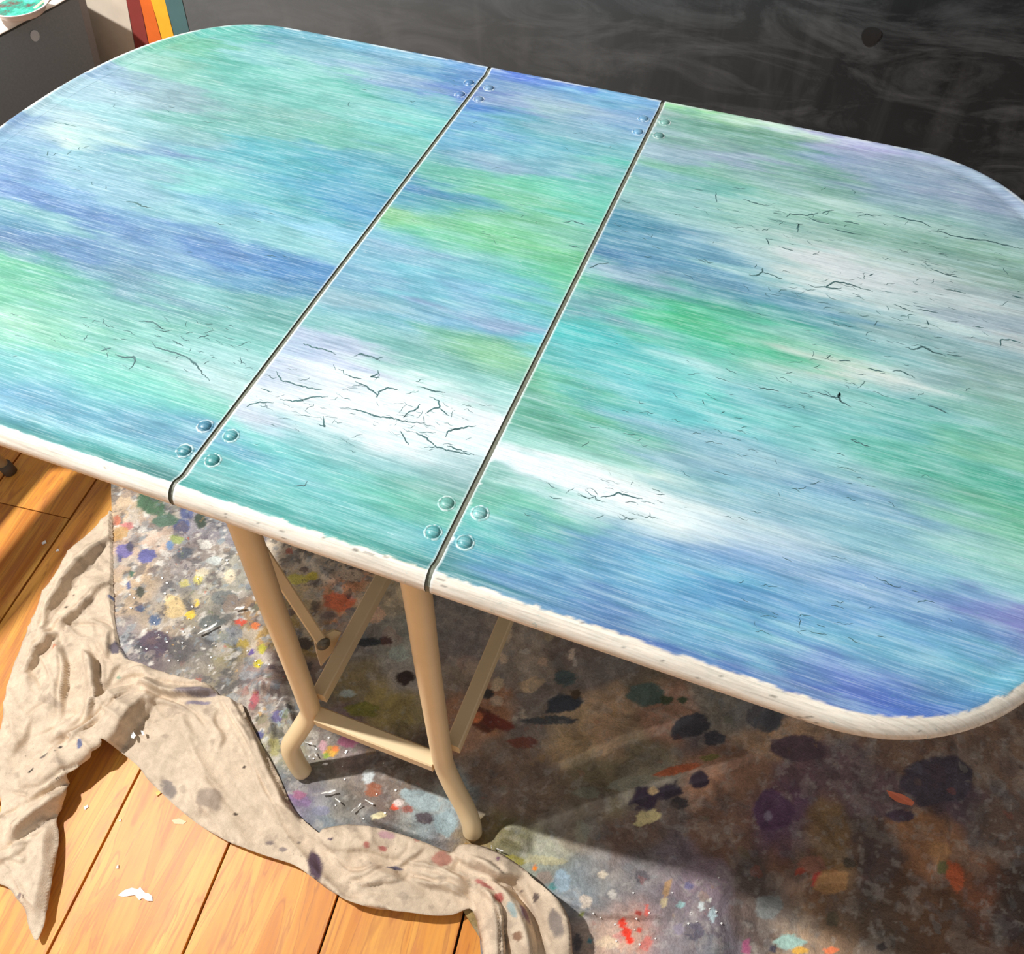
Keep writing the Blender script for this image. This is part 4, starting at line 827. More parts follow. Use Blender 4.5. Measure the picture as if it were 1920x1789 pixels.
A_SPL = [(592, 1622, 15, 37, (98, 80, 92), -10), (170, 1410, 8, 10, (112, 118, 148)), (90, 1421, 10, 9, (124, 114, 106)), (68, 1448, 3, 3, (90, 80, 74)), (128, 1412, 4, 4, (80, 74, 70)), (122, 1421, 2.5, 3, (90, 80, 74)), (62, 1452, 4, 3, (80, 74, 66), -30),
         (827, 1613, 22, 18, (184, 134, 118)), (718, 1593, 8, 6, (186, 118, 108)), (690, 1588, 6, 7, (196, 128, 116)), (724, 1568, 18, 8, (196, 158, 160), 10), (783, 1578, 6, 6, (190, 130, 116)), (935, 1690, 12, 9, (194, 112, 102), 35), (910, 1665, 26, 5, (184, 120, 112), 35), (315, 1478, 20, 16, (152, 140, 132), 35), (395, 1500, 26, 22, (178, 160, 144)),
         (935, 1619, 4, 5, (150, 110, 132)), (222, 1271, 5, 5, (150, 168, 146)), (106, 1216, 6, 5, (214, 140, 110)), (457, 1437, 4, 3, (80, 66, 60)), (441, 1526, 4, 3, (84, 72, 64)), (505, 1580, 8, 5, (140, 126, 120)), (530, 1592, 9, 5, (150, 136, 130)), (740, 1628, 18, 4, (110, 104, 122), 10), (622, 1578, 7, 3, (110, 96, 104)), (370, 1300, 40, 8, (150, 138, 140)), (370, 1318, 24, 5, (150, 140, 152)),
         (215, 1215, 9, 14, (112, 104, 112)), (232, 1215, 7, 20, (140, 134, 136)), (38, 1680, 7, 5, (150, 134, 130), -40), (48, 1682, 3, 3, (110, 92, 86)), (104, 1495, 3, 2, (120, 108, 100)), (97, 1494, 3, 2, (120, 108, 100)), (970, 1762, 10, 10, (150, 118, 96)), (1004, 1690, 6, 8, (120, 104, 98)), (978, 1674, 3, 3, (120, 104, 98)),
         (960, 1712, 8, 18, (170, 186, 184), -25), (1040, 1740, 14, 30, (150, 138, 130), -20), (985, 1720, 8, 20, (150, 120, 130), -20), (560, 1580, 4, 4, (150, 136, 124)), (208, 1120, 6, 4, (120, 128, 160)), (126, 1140, 4, 3, (110, 100, 88)), (140, 1118, 3, 2, (110, 100, 88))]
def a_h(X, Y):
    n = fbm(X/0.10, Y/0.10, 44)
    wr = np.abs(fbm(X/0.055+Y/0.2, Y/0.055, 48, 3)-0.5)
    rd = 1-np.abs(2*fbm(X/0.09+Y/0.05, Y/0.10-X/0.3, 49, 2)-1)
    Z = 0.013+tube_height(X, Y, 0.72*fold_height(X, Y, A_FOLD, 0.0), A_ROLL, A_CREASE)+0.010*(n-0.35)+0.009*rd**4+0.0010*(fbm(X/0.012, Y/0.012, 52, 3)-0.5)
    Z = np.maximum(Z, 0.004)
    over = in_poly(X, Y, bp)
    top = Y > unp(400, 1262, 0.01)[1]+(X-unp(400, 1262, 0.01)[0])*0.0
    left = over & (Y > unp(300, 1262, 0.01)[1])
    Z = np.where(left, 0.0032, np.where(over, np.maximum(Z, b_h(X, Y)+0.004), Z))
    return Z
def a_col(X, Y):
    n = fbm(X/0.08, Y/0.08, 61)[:, None]; s = fbm(X/0.006, Y/0.006, 66)[:, None]
    C = lin((220, 200, 176))*(0.86+0.28*n)*(0.92+0.16*s)
    m = np.clip((fbm(X/0.02, Y/0.02, 68)-0.68)/0.05, 0, 1)[:, None]*0.35
    C = C*(1-m)+lin((140, 124, 112))*m
    return splats(C, X, Y, A_SPL, 0.02, 500)
snap_cloth('canvas_drop_cloth', AP, a_h, a_col, 0.0023, mat_canvas('beige_canvas'),
           'twisted beige canvas drop cloth lying in folds across the wooden floor boards', 'drop cloth')

# ================================================================== TABLE
tab = thing('folding_table', 'drop-leaf folding table with blue and green brushed crackle paint top', 'table')
ll = build_leaf('drop_leaf', -1, X1-GAP, 0, tab, 'left leaf, pale blue and mint, brightly lit')
ce = build_centre(tab)
rl = build_leaf('drop_leaf', 1, X2+GAP, 2, tab, 'right leaf with green, grey-white and deep blue bands')

# olive hinge strip that shows in each seam
for xs in (X1, X2):
    path = [(-HY+a, b) for a, b in PROF[1:]]+[(HY-a, b) for a, b in PROF[:0:-1]]
    V = []
    for yy, zz in path:
        ny = 0.0022 if yy < -HY+0.02 else (-0.0022 if yy > HY-0.02 else 0)
        for x in (-0.007, 0.007): V.append((xs+x, YC+yy+ny*0.5, TZ+zz-0.0016))
    n = len(path)
    o = mesh_obj('hinge_strip', V, [(2*i, 2*i+1, 2*i+3, 2*i+2) for i in range(n-1)], M_HINGE, tab, smooth=False)
    md = o.modifiers.new('thickness', 'SOLIDIFY'); md.thickness = 0.003

# rivet heads near the seam ends
RV = [(345, 843, 0), (383, 797, 0), (880, 153, 0), (863, 175, 0), (398, 861, 1), (432, 815, 1), (917, 163, 1), (898, 184, 1),
      (812, 996, 1), (838, 942, 1), (1207, 220, 1), (1197, 245, 1), (872, 1015, 2), (900, 960, 2), (1247, 227, 2), (1236, 252, 2)]
M_RIV = None
def rivet(px, py, pn, parent):
    c = unp(px, py, TZ+0.002); prof = [(0.0, 0.0034), (0.0022, 0.0033), (0.0042, 0.0027), (0.0057, 0.0017), (0.0064, 0.0005), (0.0067, 0.0002), (0.0074, 0.0008), (0.0082, 0.0006), (0.0095, -0.0004)]
    V = []; C = []; seg = 48
    base = paint_colour(np.array([c[0]+0.014]), np.array([c[1]]), pn)[0]
    for i, (r, z) in enumerate(prof):
        for k in range(seg):
            a = 2*math.pi*k/seg; wob = 1+(0.22*(float(fbm(k*0.5, px*0.37, 3))-0.45) if i > 5 else 0)
            V.append((c[0]+r*wob*math.cos(a), c[1]+r*wob*math.sin(a), TZ+z))
            cc = base*np.array([0.72, 0.84, 0.84])*(0.85+0.3*vnoise(k*1.1, i*1.3, 5)) if i < 5 else base*0.5
            if i >= 6: q_ = max(0.0, min(1.0, (float(vnoise(k*0.45, px*1.3, 9))-0.35)*4)) if i < 8 else 0; cc = (1-0.5*q_)*base+0.5*q_*np.array([0.85, 0.92, 0.90])
            C.append(cc)
    return mesh_obj('rivet', V, [(i*seg+k, (i+1)*seg+k, (i+1)*seg+(k+1) % seg, i*seg+(k+1) % seg) for i in range(len(prof)-1) for k in range(seg)],
                    M_PAINT, parent, np.array(C))
for a, b_, pn in RV: rivet(a, b_, pn, (ll, ce, rl)[pn])

# crackle in the paint: traced hairline cracks plus random ones where the finish is crazed
def zc(ox, oy, f, L): return [[(ox+x/f, oy+y/f) for x, y in pl] for pl in L]
CR = zc(0, 600, 2.98, [[(1545, 290), (1562, 320), (1575, 340), (1640, 355), (1690, 375), (1760, 385), (1800, 390)], [(1370, 490), (1410, 470), (1450, 462), (1530, 462)], [(1560, 440), (1620, 455), (1690, 450), (1750, 430), (1830, 430)],
  [(1690, 130), (1740, 150), (1800, 165), (1850, 175), (1875, 195)], [(780, 5), (850, 10), (910, 50)], [(960, 115), (1020, 145)], [(1100, 100), (1170, 85)], [(640, 190), (700, 210), (750, 205), (755, 240), (725, 275)],
  [(850, 120), (870, 150), (930, 170), (1030, 200), (1100, 250), (1130, 300), (1170, 340)], [(560, 175), (620, 155)], [(1500, 1010), (1510, 950), (1545, 900), (1565, 880)], [(1640, 930), (1700, 925), (1720, 900)], [(1460, 380), (1520, 405)], [(1770, 580), (1815, 600), (1810, 540)]])
CR += zc(640, 600, 2.98, [[(25, 300), (60, 320), (110, 330)], [(75, 345), (130, 365), (170, 395), (205, 420), (190, 435)], [(205, 280), (210, 300), (160, 318), (215, 325)], [(420, 370), (480, 385), (530, 400), (580, 408)], [(490, 430), (545, 450), (545, 490), (510, 498), (470, 525)],
  [(545, 490), (580, 515), (605, 535)], [(205, 430), (210, 400), (250, 380), (330, 390)], [(0, 495), (80, 500), (130, 515), (200, 540), (280, 550), (380, 570), (470, 578)], [(350, 545), (370, 515), (420, 500), (440, 470)], [(580, 655), (600, 620), (650, 605), (700, 600), (750, 590)],
  [(415, 630), (470, 655), (510, 690), (530, 710)], [(460, 715), (520, 710), (600, 730), (680, 745), (740, 755)], [(590, 700), (650, 725), (700, 735)], [(330, 620), (350, 660), (380, 700)], [(1450, 990), (1500, 985), (1550, 965), (1610, 985), (1680, 1000)], [(190, 220), (230, 210)], [(70, 205), (110, 190), (170, 205), (210, 230)]])
CR += zc(1280, 0, 2.98, [[(335, 1112), (400, 1135), (490, 1152)], [(580, 1210), (600, 1195), (690, 1205), (760, 1190)], [(505, 1190), (550, 1195)], [(700, 1215), (760, 1240), (820, 1250)], [(780, 1190), (810, 1180), (845, 1175)], [(830, 1275), (900, 1295), (1000, 1312)], [(890, 1235), (950, 1245), (990, 1252)],
  [(975, 1210), (1030, 1198), (1110, 1208)], [(1180, 1205), (1260, 1228), (1340, 1240), (1390, 1270)], [(1370, 1290), (1440, 1292), (1500, 1315), (1600, 1335), (1700, 1345), (1800, 1370), (1900, 1390)], [(635, 1280), (650, 1250), (640, 1300)], [(465, 1330), (485, 1370)], [(540, 1380), (590, 1395), (620, 1398)],
  [(370, 1537), (410, 1543), (440, 1520), (450, 1500)], [(450, 1520), (500, 1535), (560, 1560)], [(700, 1590), (740, 1605), (800, 1605), (850, 1572), (900, 1580), (980, 1605), (1060, 1628)], [(800, 1608), (860, 1615), (885, 1608)], [(1000, 1530), (1015, 1525)], [(1040, 1543), (1068, 1530)], [(1380, 1500), (1480, 1535), (1560, 1555)],
  [(1840, 1655), (1900, 1668)], [(1180, 1700), (1240, 1725), (1285, 1740)], [(1310, 1728), (1430, 1748)], [(1460, 1612), (1520, 1625), (1580, 1640)], [(185, 1070), (190, 1130)]])
CR += zc(1280, 600, 2.98, [[(1240, 150), (1290, 165), (1340, 150), (1400, 180), (1470, 200)], [(1480, 190), (1560, 208)], [(1030, 270), (1130, 290)], [(1170, 285), (1220, 285), (1300, 325)], [(870, 225), (940, 232)], [(805, 215), (830, 195)], [(425, 378), (535, 398)], [(765, 412), (870, 435), (875, 405), (878, 450), (940, 488)],
  [(1365, 478), (1430, 495), (1490, 525)], [(1900, 130), (1820, 110), (1780, 112), (1775, 145)], [(935, 670), (1050, 710)], [(1620, 35), (1690, 48)], [(1365, 0), (1370, 30)]])
CR += zc(0, 0, 2.98, [[(700, 1128), (750, 1130), (790, 1150), (850, 1163)], [(300, 685), (360, 690), (430, 710)], [(265, 870), (268, 845)]])
CR += zc(640, 0, 2.98, [[(1240, 1245), (1290, 1235), (1370, 1260)], [(1270, 1370), (1330, 1385)], [(1380, 1500), (1440, 1475), (1490, 1470)], [(1690, 1435), (1740, 1435)]])
cracks = []
for pl in CR:
    P = unp([p[0] for p in pl], [p[1] for p in pl], TZ)[:, :2]; cracks.append((P, 0.00095 if len(pl) > 3 else 0.0007))
REG = [(560, 740, 120, 70, 34), (760, 780, 160, 75, 60), (1500, 420, 220, 60, 46), (1600, 540, 260, 50, 46), (1780, 470, 140, 70, 26), (1700, 630, 220, 60, 40), (1560, 720, 260, 60, 40), (380, 650, 130, 70, 34), (450, 450, 160, 60, 12),
       (1150, 930, 160, 40, 26), (200, 620, 200, 60, 22), (1300, 780, 200, 80, 26), (1550, 1150, 260, 90, 26), (1060, 300, 200, 100, 14), (950, 420, 140, 60, 12), (120, 300, 110, 70, 14), (300, 200, 200, 60, 10), (1250, 420, 120, 60, 14), (700, 170, 150, 40, 8), (1500, 900, 260, 80, 26)]
rr = random.Random(5)
for cx, cy, rx, ry, n in REG:
    for _ in range(int(n*1.2)):
        a = rr.gauss(0, 0.5); b_ = rr.gauss(0, 0.5)
        p = unp(cx+a*rx, cy+b_*ry, TZ)[:2]; th = rr.choice([0, math.pi])+rr.gauss(0, 0.16)+(rr.choice([-1, 1])*rr.uniform(0.7, 1.3) if rr.random() < 0.22 else 0); P = [p]
        for s in range(rr.randint(1, 4)):
            th2 = th+rr.gauss(0, 0.42); p = p+np.array([math.cos(th2)*1.0, math.sin(th2)*0.8])*rr.uniform(0.002, 0.006); P.append(p)
        cracks.append((np.array(P), rr.uniform(0.00016, 0.00036)))
def crack_mesh(lo_x, hi_x, parent):
    V = []; fs = []
    for P, w in cracks:
        if P[:, 0].min() < lo_x+0.004 or P[:, 0].max() > hi_x-0.004: continue
        if P[:, 1].min() < 0.04 or P[:, 1].max() > 0.79: continue
        P = resample(P, 0.0016)
        P = P+np.stack([(fbm(P[:, 0]/0.003, P[:, 1]/0.003, 7)-0.5)*0.003, (fbm(P[:, 0]/0.003, P[:, 1]/0.003, 9)-0.5)*0.0034], 1)
        T = np.gradient(P, axis=0); T /= (np.linalg.norm(T, axis=1)[:, None]+1e-9); N = np.stack([-T[:, 1], T[:, 0]], 1)
        n = len(P); t = np.linspace(0, 1, n); ww = w*np.sin(math.pi*np.clip(t, 0.03, 0.97))**0.6*(0.5+1.0*fbm(P[:, 0]/0.006, P[:, 1]/0.006, 13))
        o = len(V)
        for k in range(n):
            for s in (-1, 1):
                q = P[k]+s*N[k]*ww[k]; V.append((q[0], q[1], TZ+0.00016))
        fs += [(o+2*k, o+2*k+1, o+2*k+3, o+2*k+2) for k in range(n-1)]
    mesh_obj('crackle', V, fs, M_CRACK, parent, smooth=False, kind='stuff', label='fine dark cracks in the paint')
crack_mesh(-0.62, X1-GAP, ll); crack_mesh(X1+GAP, X2-GAP, ce); crack_mesh(X2+GAP, 0.9, rl)

# frame
ZB = 0.018                                  # the feet stand on the cloth
legL = [(0.040, 0.026, 0.722), (0.037, 0.022, 0.640), (0.032, 0.014, 0.50), (0.029, 0.008, 0.38), (0.022, 0.001, 0.22), (0.016, -0.002, 0.165), (-0.001, -0.024, 0.122), (-0.014, -0.042, 0.088), (-0.008, -0.052, 0.045), (0.000, -0.057, ZB)]
legR = [(0.233, 0.026, 0.722), (0.2345, 0.022, 0.640), (0.235, 0.014, 0.50), (0.236, 0.008, 0.38), (0.237, 0.001, 0.22), (0.240, -0.003, 0.165), (0.258, -0.015, 0.112), (0.277, -0.026, 0.072), (0.291, -0.038, 0.042), (0.296, -0.046, ZB)]
LR = 0.0152
def mir(P): return [(x, 2*YC-y, z) for x, y, z in P]
for P in (legL, legR, mir(legL), mir(legR)):
    lg = tube('leg', smooth_path(P, 6), LR, M_FRAME, tab, seg=24)
for P in (legL, mir(legL)):
    a = np.array(P[4]); b_ = np.array(mir(legR)[4] if P[0][1] > 0.4 else legR[4]); zc_ = 0.168
    yb = -0.003 if P[0][1] < 0.4 else 2*YC+0.003
    bar('crossbar', (0.033, yb, zc_), (0.226, yb, zc_), 0.024, 0.026, M_FRAME, tab)
for x, s in ((0.034, 1), (0.246, -1)):
    bar('side_rail', (x-0.002*s, 0.014, 0.205), (x+0.003, 2*YC-0.014, 0.205), 0.022, 0.026, M_FRAME, tab)
for y in (0.034, 2*YC-0.034):
    bar('top_rail', (0.045, y, 0.700), (0.228, y, 0.700), 0.022, 0.03, M_FRAME, tab)
for x in (0.045, 0.228):
    bar('top_rail', (x, 0.045, 0.705), (x, 2*YC-0.045, 0.705), 0.020, 0.024, M_FRAME, tab)
# folding leaf brace with its pivot plate on the left rail
pv = unp(605, 1206, 0.225); up_ = unp(517, 1072, 0.40); dr = (up_-pv)/np.linalg.norm(up_-pv)
cv = CAM-pv; nrm = cv-(cv@dr)*dr; nrm /= np.linalg.norm(nrm); sd_ = np.cross(nrm, dr)
br = bar('leaf_brace', pv-dr*0.012, pv+dr*0.30, 0.017, 0.004, M_FRAME, tab, up=nrm)
pts = [unp_plane(x, y, pv-nrm*0.004, nrm) for x, y in ((590, 1204), (595, 1228), (602, 1250), (624, 1222), (640, 1186), (628, 1182), (612, 1190), (598, 1193))]; m_ = len(pts)
mesh_obj('pivot_plate', [tuple(p) for p in pts]+[tuple(p-nrm*0.004) for p in pts], [tuple(range(m_-1, -1, -1)), tuple(range(m_, 2*m_))]+[(k, (k+1) % m_, m_+(k+1) % m_, m_+k) for k in range(m_)], M_FRAME, tab, smooth=False)
V = []; prof = [(0, 0.007), (0.0035, 0.0065), (0.0055, 0.005), (0.0062, 0.003), (0.0105, 0.0028), (0.0115, 0.0)]
for r, z in prof:
    for k in range(20):
        a = 2*math.pi*k/20; V.append(pv+nrm*(z+0.002)+r*(math.cos(a)*dr+math.sin(a)*sd_))
mesh_obj('pivot_screw', V, [(i*20+k, (i+1)*20+k, (i+1)*20+(k+1) % 20, i*20+(k+1) % 20) for i in range(5) for k in range(20)], M_SCREW, br)

# ================================================================== DARK CABINET with things on it (upper left)
cabn = thing('side_cabinet', 'dark grey cabinet standing by the striped wall, left of the table', 'cabinet')
M_CAB = simple('charcoal_panel', (130, 137, 143), 0.62, 0.08, 300)
CT = 0.75
pA = np.array([-0.757, 0.642]); pB = np.array([-0.735, 0.785]); cdv = (pB-pA)/np.linalg.norm(pB-pA); cn = np.array([cdv[1], -cdv[0]])
PN = np.array([cn[0], cn[1], 0]); P0 = np.array([pA[0], pA[1], 0])
k1 = unp_plane(168, 0, P0, PN); k2 = unp_plane(193, 105, P0, PN)
def along(p): return (p[:2]-pA)@cdv
t_top, t_low = along(k1), along(k2); slope = (t_top-t_low)/(k1[2]-k2[2])
def backedge(z): return t_low+slope*(z-k2[2])
def cab_panel(y0, x_in, nm, thick, label=None):
    pass
V = []; zs = np.linspace(0.05, CT, 9)
for z in zs:
    tb = backedge(z)+0.008
    f0 = pA+cdv*(-0.165); b0 = pA+cdv*tb
    rad = 0.03; ring = [f0-cn*0.46, f0-cn*rad, f0-cn*0.008+cdv*0.008, f0+cdv*rad]
    ring += [b0-cdv*rad, b0-cdv*0.009-cn*0.009, b0-cn*rad, b0-cn*0.46]
    V += [(p[0], p[1], z) for p in ring]
fs = []
for i in range(8):
    for k in range(8): fs.append((i*8+k, i*8+(k+1) % 8, (i+1)*8+(k+1) % 8, (i+1)*8+k))
fs += [tuple(range(7, -1, -1)), tuple(64+k for k in range(8))]
mesh_obj('body', V, fs, M_CAB, cabn, smooth=False)
fr = pA+cdv*(-0.165); fm = fr-cn*0.23
for s, lab in ((-1, None), (1, None)):
    c0 = fm+cn*0.112*s-cdv*0.010
    dr_ = box('door', (c0[0], c0[1], 0.40), (0.214, 0.018, 0.62), M_CAB, cabn, rz=math.atan2(cn[1], cn[0]))
    hp = fm+cn*0.018*s-cdv*0.032
    box('handle', (hp[0], hp[1], 0.55), (0.012, 0.026, 0.10), M_SCREW, dr_, rz=math.atan2(cn[1], cn[0]))
for a, b_ in ((-0.13, 0.03), (-0.13, 0.42), (0.08, 0.03), (0.08, 0.42)):
    q = pA+cdv*a-cn*b_; box('foot', (q[0], q[1], 0.025), (0.04, 0.04, 0.05), M_CAB, cabn, rz=0.15)
sp = unp_plane(65, 67, P0, PN); V = [sp+PN*0.0012]
for k in range(14): a = 2*math.pi*k/14; V.append(sp+PN*0.0008+0.0085*(math.cos(a)*np.array([cdv[0], cdv[1], 0])+math.sin(a)*np.array([0, 0, 1])))
mesh_obj('pale_spot', V, [(0, 1+k, 1+(k+1) % 14) for k in range(14)], simple('pale_smudge', (198, 204, 210), 0.8), cabn, label='small pale paint smudge on the side')
# crumpled white paper sheet on the top
nx, ny = 60, 80; V = []; M_PAPER = simple('white_paper', (236, 228, 218), 0.8, 0.08, 18)
for i in range(nx):
    for j in range(ny):
        u = -0.40+0.405*i/(nx-1); v = -0.15+(backedge(CT)+0.14)*j/(ny-1)
        q = pA-cn*0.0+cn*u+cdv*v
        z = CT+0.004+0.020*float(fbm(q[0]/0.07, q[1]/0.07, 3))*min(1, (nx-1-i)/6+0.15)
        V.append((q[0]-0.002*cn[0], q[1]-0.002*cn[1], z))
pap = mesh_obj('paper_sheet', V, grid_faces(nx, ny), M_PAPER)
pap['label'] = 'crumpled white protective paper lying on top of the dark grey cabinet'; pap['category'] = 'paper'
md = pap.modifiers.new('t', 'SOLIDIFY'); md.thickness = 0.001
pc = unp(33, 2, CT+0.036)
pot = thing('paint_pot', 'round pale pot of turquoise paint on the papered cabinet top', 'paint pot', (float(pc[0]), float(pc[1]), CT+0.020))
def lathe(name, prof, mat, parent, seg=40, wob=0.0, label=None):
    V = [(r*math.cos(2*math.pi*k/seg)*(1+wob*math.sin(5*2*math.pi*k/seg)), r*math.sin(2*math.pi*k/seg)*(1+wob*math.cos(3*2*math.pi*k/seg)), z) for r, z in prof for k in range(seg)]
    fs = [(i*seg+k, i*seg+(k+1) % seg, (i+1)*seg+(k+1) % seg, (i+1)*seg+k) for i in range(len(prof)-1) for k in range(seg)]
    return mesh_obj(name, V, fs, mat, parent, label=label)
lathe('bowl', [(0.001, 0), (0.034, 0), (0.037, 0.003), (0.041, 0.010), (0.047, 0.013), (0.047, 0.0145), (0.040, 0.012), (0.034, 0.006), (0.001, 0.004)], simple('pot_plastic', (222, 206, 200), 0.4, 0.08, 20), pot)
b = NB('turquoise_paint'); v = b.tc(); n = b.noise(v, 45, 5, 0.7)
b.l(b.ramp(n.outputs[0], [(0.38, L4((96, 74, 66))), (0.5, L4((40, 150, 128))), (0.68, L4((90, 210, 180)))]), b.b.inputs['Base Color']); b.b.inputs['Roughness'].default_value = 0.25; b.bump(n.outputs[0], 0.8, 0.003)
lathe('paint', [(0.0005, 0.009), (0.018, 0.0095), (0.0375, 0.0085)], b.m, pot)
st = unp(84, 4, CT+0.026)
stick = tube('stir_stick', smooth_path([st+np.array([0.004, -0.028, 0]), st, st+np.array([-0.004, 0.03, 0.002]), st+np.array([-0.01, 0.06, 0.003])], 4), 0.004, simple('pale_wood', (226, 200, 160), 0.6, 0.1, 40), None, 10)
stick['label'] = 'pale wooden stir stick lying beside the pot on the cabinet'; stick['category'] = 'stick'

# ================================================================== CHAIR whose foot shows at the left edge
ch = thing('tubular_chair', 'chair just beyond the left edge, only its tan metal foot in view', 'chair', (-1.08, 0.20, 0))
M_TAN = simple('tan_metal', (168, 142, 104), 0.45, 0.08, 30); M_TIP = simple('rubber_tip', (92, 80, 66), 0.7)
for sx, sy in ((1, 1), (1, -1), (-1, 1), (-1, -1)):
    fx, fy = 0.196*sx, 0.076+(0.0 if sy > 0 else -0.40)
    tx, ty = 0.150*sx, 0.040+(0.0 if sy > 0 else -0.34)
    P = [(tx, ty, 0.44), (fx-0.014*sx, fy-0.004*sy, 0.09), (fx, fy, 0.006)]
    lg = tube('leg', smooth_path(P, 4), 0.0105, M_TAN, ch, 16)
    tube('rubber_foot', [(fx-0.003*sx, fy, 0.026), (fx, fy, 0.0)], 0.0135, M_TIP, lg, 16)
box('seat', (0, -0.13, 0.455), (0.37, 0.40, 0.035), simple('chair_seat', (120, 88, 60), 0.6), ch, bev=0.008)
tube('back_frame', smooth_path([(0.165, -0.30, 0.44), (0.19, -0.30, 0.62), (0.215, -0.27, 0.80), (0.22, -0.13, 0.83), (0.215, 0.01, 0.80), (0.19, 0.04, 0.62), (0.165, 0.04, 0.44)], 5), 0.0105, M_TAN, ch, 14)
box('backrest', (0.205, -0.13, 0.70), (0.02, 0.31, 0.20), simple('chair_back', (120, 88, 60), 0.6), ch, bev=0.006)  # unseen backrest, turned to this side so it shades the floor boards

# ================================================================== PAINT FLAKES
M_FLK = simple('white_flake', (248, 246, 242), 0.5, 0.05, 60)
def flake(pts, z, label, group=None, mat=None, curl=0.002, name='paint_flake'):
    P = unp([p[0] for p in pts], [p[1] for p in pts], z)[:, :2]; c = P.mean(0); n = len(P)
    V = [(c[0], c[1], z+0.0008)]+[(p[0], p[1], z+0.0006+curl*abs(math.sin(k*1.9))) for k, p in enumerate(P)]
    V += [(x, y, zz-0.0006) for x, y, zz in V]
    m = n+1
    fs = [(0, 1+(k+1) % n, 1+k) for k in range(n)]+[(m, m+1+k, m+1+(k+1) % n) for k in range(n)]+[(1+k, 1+(k+1) % n, m+1+(k+1) % n, m+1+k) for k in range(n)]
    o = mesh_obj(name, V, fs, mat or M_FLK, smooth=False); o['label'] = label; o['category'] = 'flake'
    if group: o['group'] = group
    return o
flake([(221, 1679), (234, 1670), (248, 1665), (259, 1668), (264, 1664), (272, 1674), (280, 1676), (286, 1681), (287, 1690), (278, 1690), (268, 1684), (262, 1688), (258, 1684), (252, 1676), (244, 1680), (232, 1682)], 0.0,
      'largest white paint flake, bird-shaped, on the bright floor boards')
flake([(157, 1513), (165, 1510), (167, 1513), (160, 1519)], 0.0, 'small white flake on the floor right of the twisted cloth roll')
flake([(322, 1538), (336, 1535), (350, 1541), (344, 1546), (328, 1545)], 0.0, 'faint pinkish paint flake on the floor left of the flat canvas edge', mat=simple('pink_flake', (236, 196, 150), 0.5, 0.05), curl=0.0003)
flake([(219, 1624), (223, 1622), (223, 1629), (219, 1629)], 0.0, 'tiny white chip on the floor above the largest flake')
flake([(222, 1540), (228, 1536), (227, 1541)], 0.0, 'tiny white sliver on the floor beside the dark board joint')
flake([(105, 808+252-28), (110, 1030), (112, 1034), (106, 1035)], 0.0, 'white speck on the shaded floor between two boards')
flake([(78, 1018), (86, 1014), (88, 1019), (80, 1022)], 0.0, 'larger white chip on the shaded floor left of the cloth')
flake([(292, 1486), (300, 1482), (303, 1488), (295, 1494)], 0.0, 'pale yellow crumb of paint at the flat canvas edge', mat=simple('cream_flake', (232, 206, 130), 0.5), curl=0.004)
fr_ = random.Random(3)
def curl_flake(px, py, L, ang, z, label, w=2.2, group=None):
    a = math.radians(ang); pts = []
    for t in (0, 0.35, 0.7, 1.0): pts.append((px+L*t*math.cos(a)+fr_.uniform(-1, 1), py+L*t*math.sin(a)-w/2+fr_.uniform(-.6, .6)))
    for t in (1.0, 0.6, 0.3, 0): pts.append((px+L*t*math.cos(a)+fr_.uniform(-1, 1), py+L*t*math.sin(a)+w/2+fr_.uniform(-.6, .6)))
    return flake(pts, z, label, group, curl=0.005, name='paint_peeling')
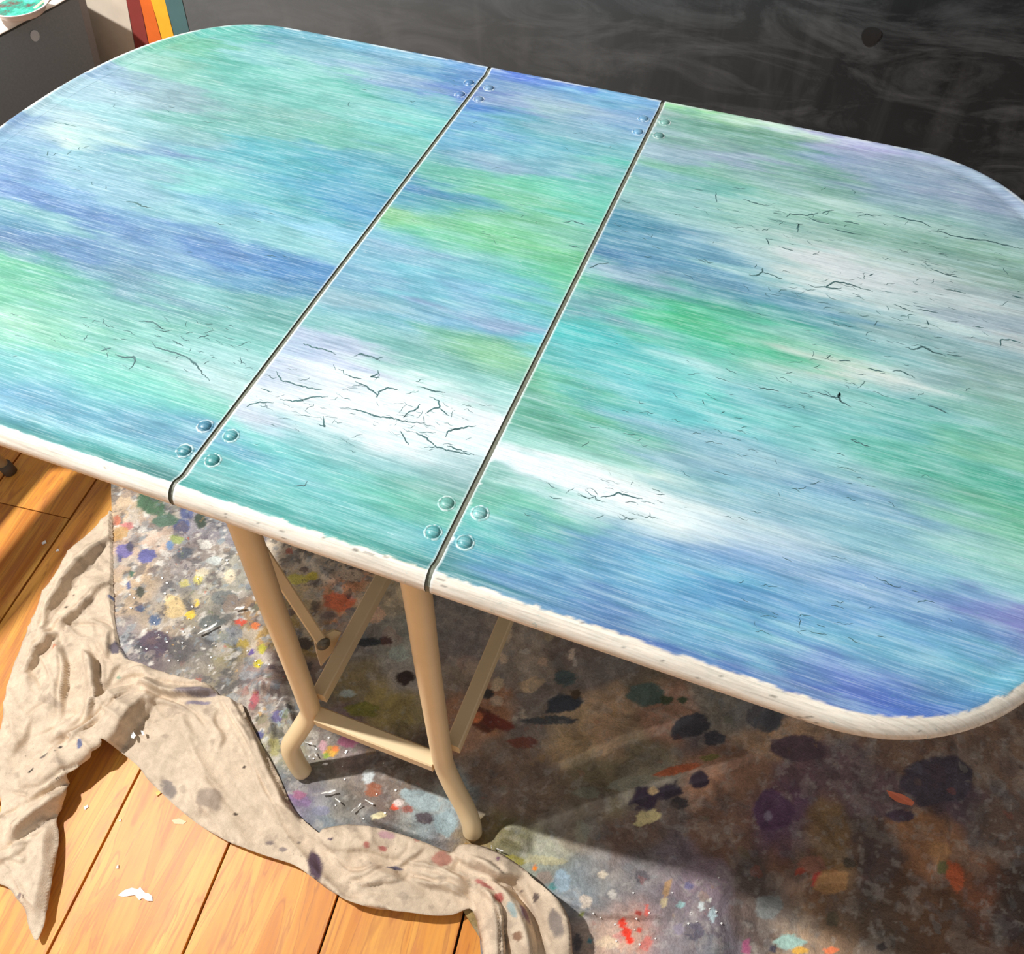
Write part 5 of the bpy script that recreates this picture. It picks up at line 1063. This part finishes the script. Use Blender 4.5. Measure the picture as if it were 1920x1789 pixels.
for px, py, L, a, w_, lab in ((603, 1489, 28, -12, 3.4, 'long white paint peeling lying nearest the front left foot, in front of the crossbar'), (628, 1497, 14, 40, 3.0, 'short slanted white peeling touching the longest one'),
    (660, 1522, 22, -38, 3.0, 'white peeling pointing at the pale yellow chip, halfway between the feet'), (684, 1500, 18, 30, 3.4, 'white peeling just above the pale yellow chip'), (572, 1393, 14, 10, 3.0, 'highest white peeling inside the curve of the front left foot'),
    (604, 1434, 12, 0, 3.4, 'lowest white peeling beside the front left foot, below the orange dab'), (588, 1409, 12, 60, 3.0, 'middle white peeling inside the curve of the front left foot')):
    curl_flake(px, py, L, a, 0.016, lab, w_)
curl_flake(372, 1190, 40, -28, 0.016, 'long pale curled paint peeling left of the front left leg', 4.0)
curl_flake(440, 1143, 20, -8, 0.016, 'short pale paint peeling above the orange stain', 4.0)
curl_flake(921, 1588, 5, 80, 0.02, 'upright white peeling by the front right foot', 6.0)
curl_flake(930, 1592, 14, 20, 0.02, 'looped white peeling just right of the front right foot', 2.0)
flake([(246, 1376), (252, 1374), (256, 1380), (252, 1386), (247, 1385)], 0.030, 'white ring-shaped flake on the canvas, left one of the pair', curl=0.004)
flake([(264, 1370), (270, 1372), (272, 1379), (268, 1380)], 0.030, 'white flake on the canvas, right one of the pair', curl=0.004)
flake([(1662, 1482), (1676, 1486), (1692, 1490), (1706, 1498), (1714, 1505), (1710, 1511), (1696, 1509), (1680, 1503), (1668, 1494)], 0.020, 'orange leaf-shaped paint flake on the dark shaded sheet at right',
      mat=simple('orange_flake', (236, 128, 92), 0.6, 0.08, 60), curl=0.001)
CV = []; CF = []
for k in range(70):
    cx, cy = fr_.choice([(360, 1180), (330, 1220), (480, 1220), (1150, 1745), (680, 1500), (300, 1100), (1290, 1700), (420, 1060), (600, 1415)])
    x = cx+fr_.gauss(0, 38); y = cy+fr_.gauss(0, 24)
    if x < 235 or (y > 1250 and x < 575): continue
    s_ = fr_.uniform(1.2, 2.8); q = [unp(x-s_, y, 0.018), unp(x, y-s_*0.7, 0.018), unp(x+s_, y-0.2*s_, 0.018), unp(x+0.3*s_, y+s_, 0.018)]
    hz = float(b_h(np.array([q[0][0]]), np.array([q[0][1]]))[0]); o = len(CV)
    CV += [(p[0], p[1], hz+0.0004) for p in q]+[(p[0], p[1], hz+0.0022) for p in q]
    CF += [(o+4, o+5, o+6, o+7)]+[(o+i, o+(i+1) % 4, o+4+(i+1) % 4, o+4+i) for i in range(4)]
mesh_obj('paint_crumbs', CV, CF, M_FLK, sheet, smooth=False, kind='stuff', label='tiny white paint crumbs')
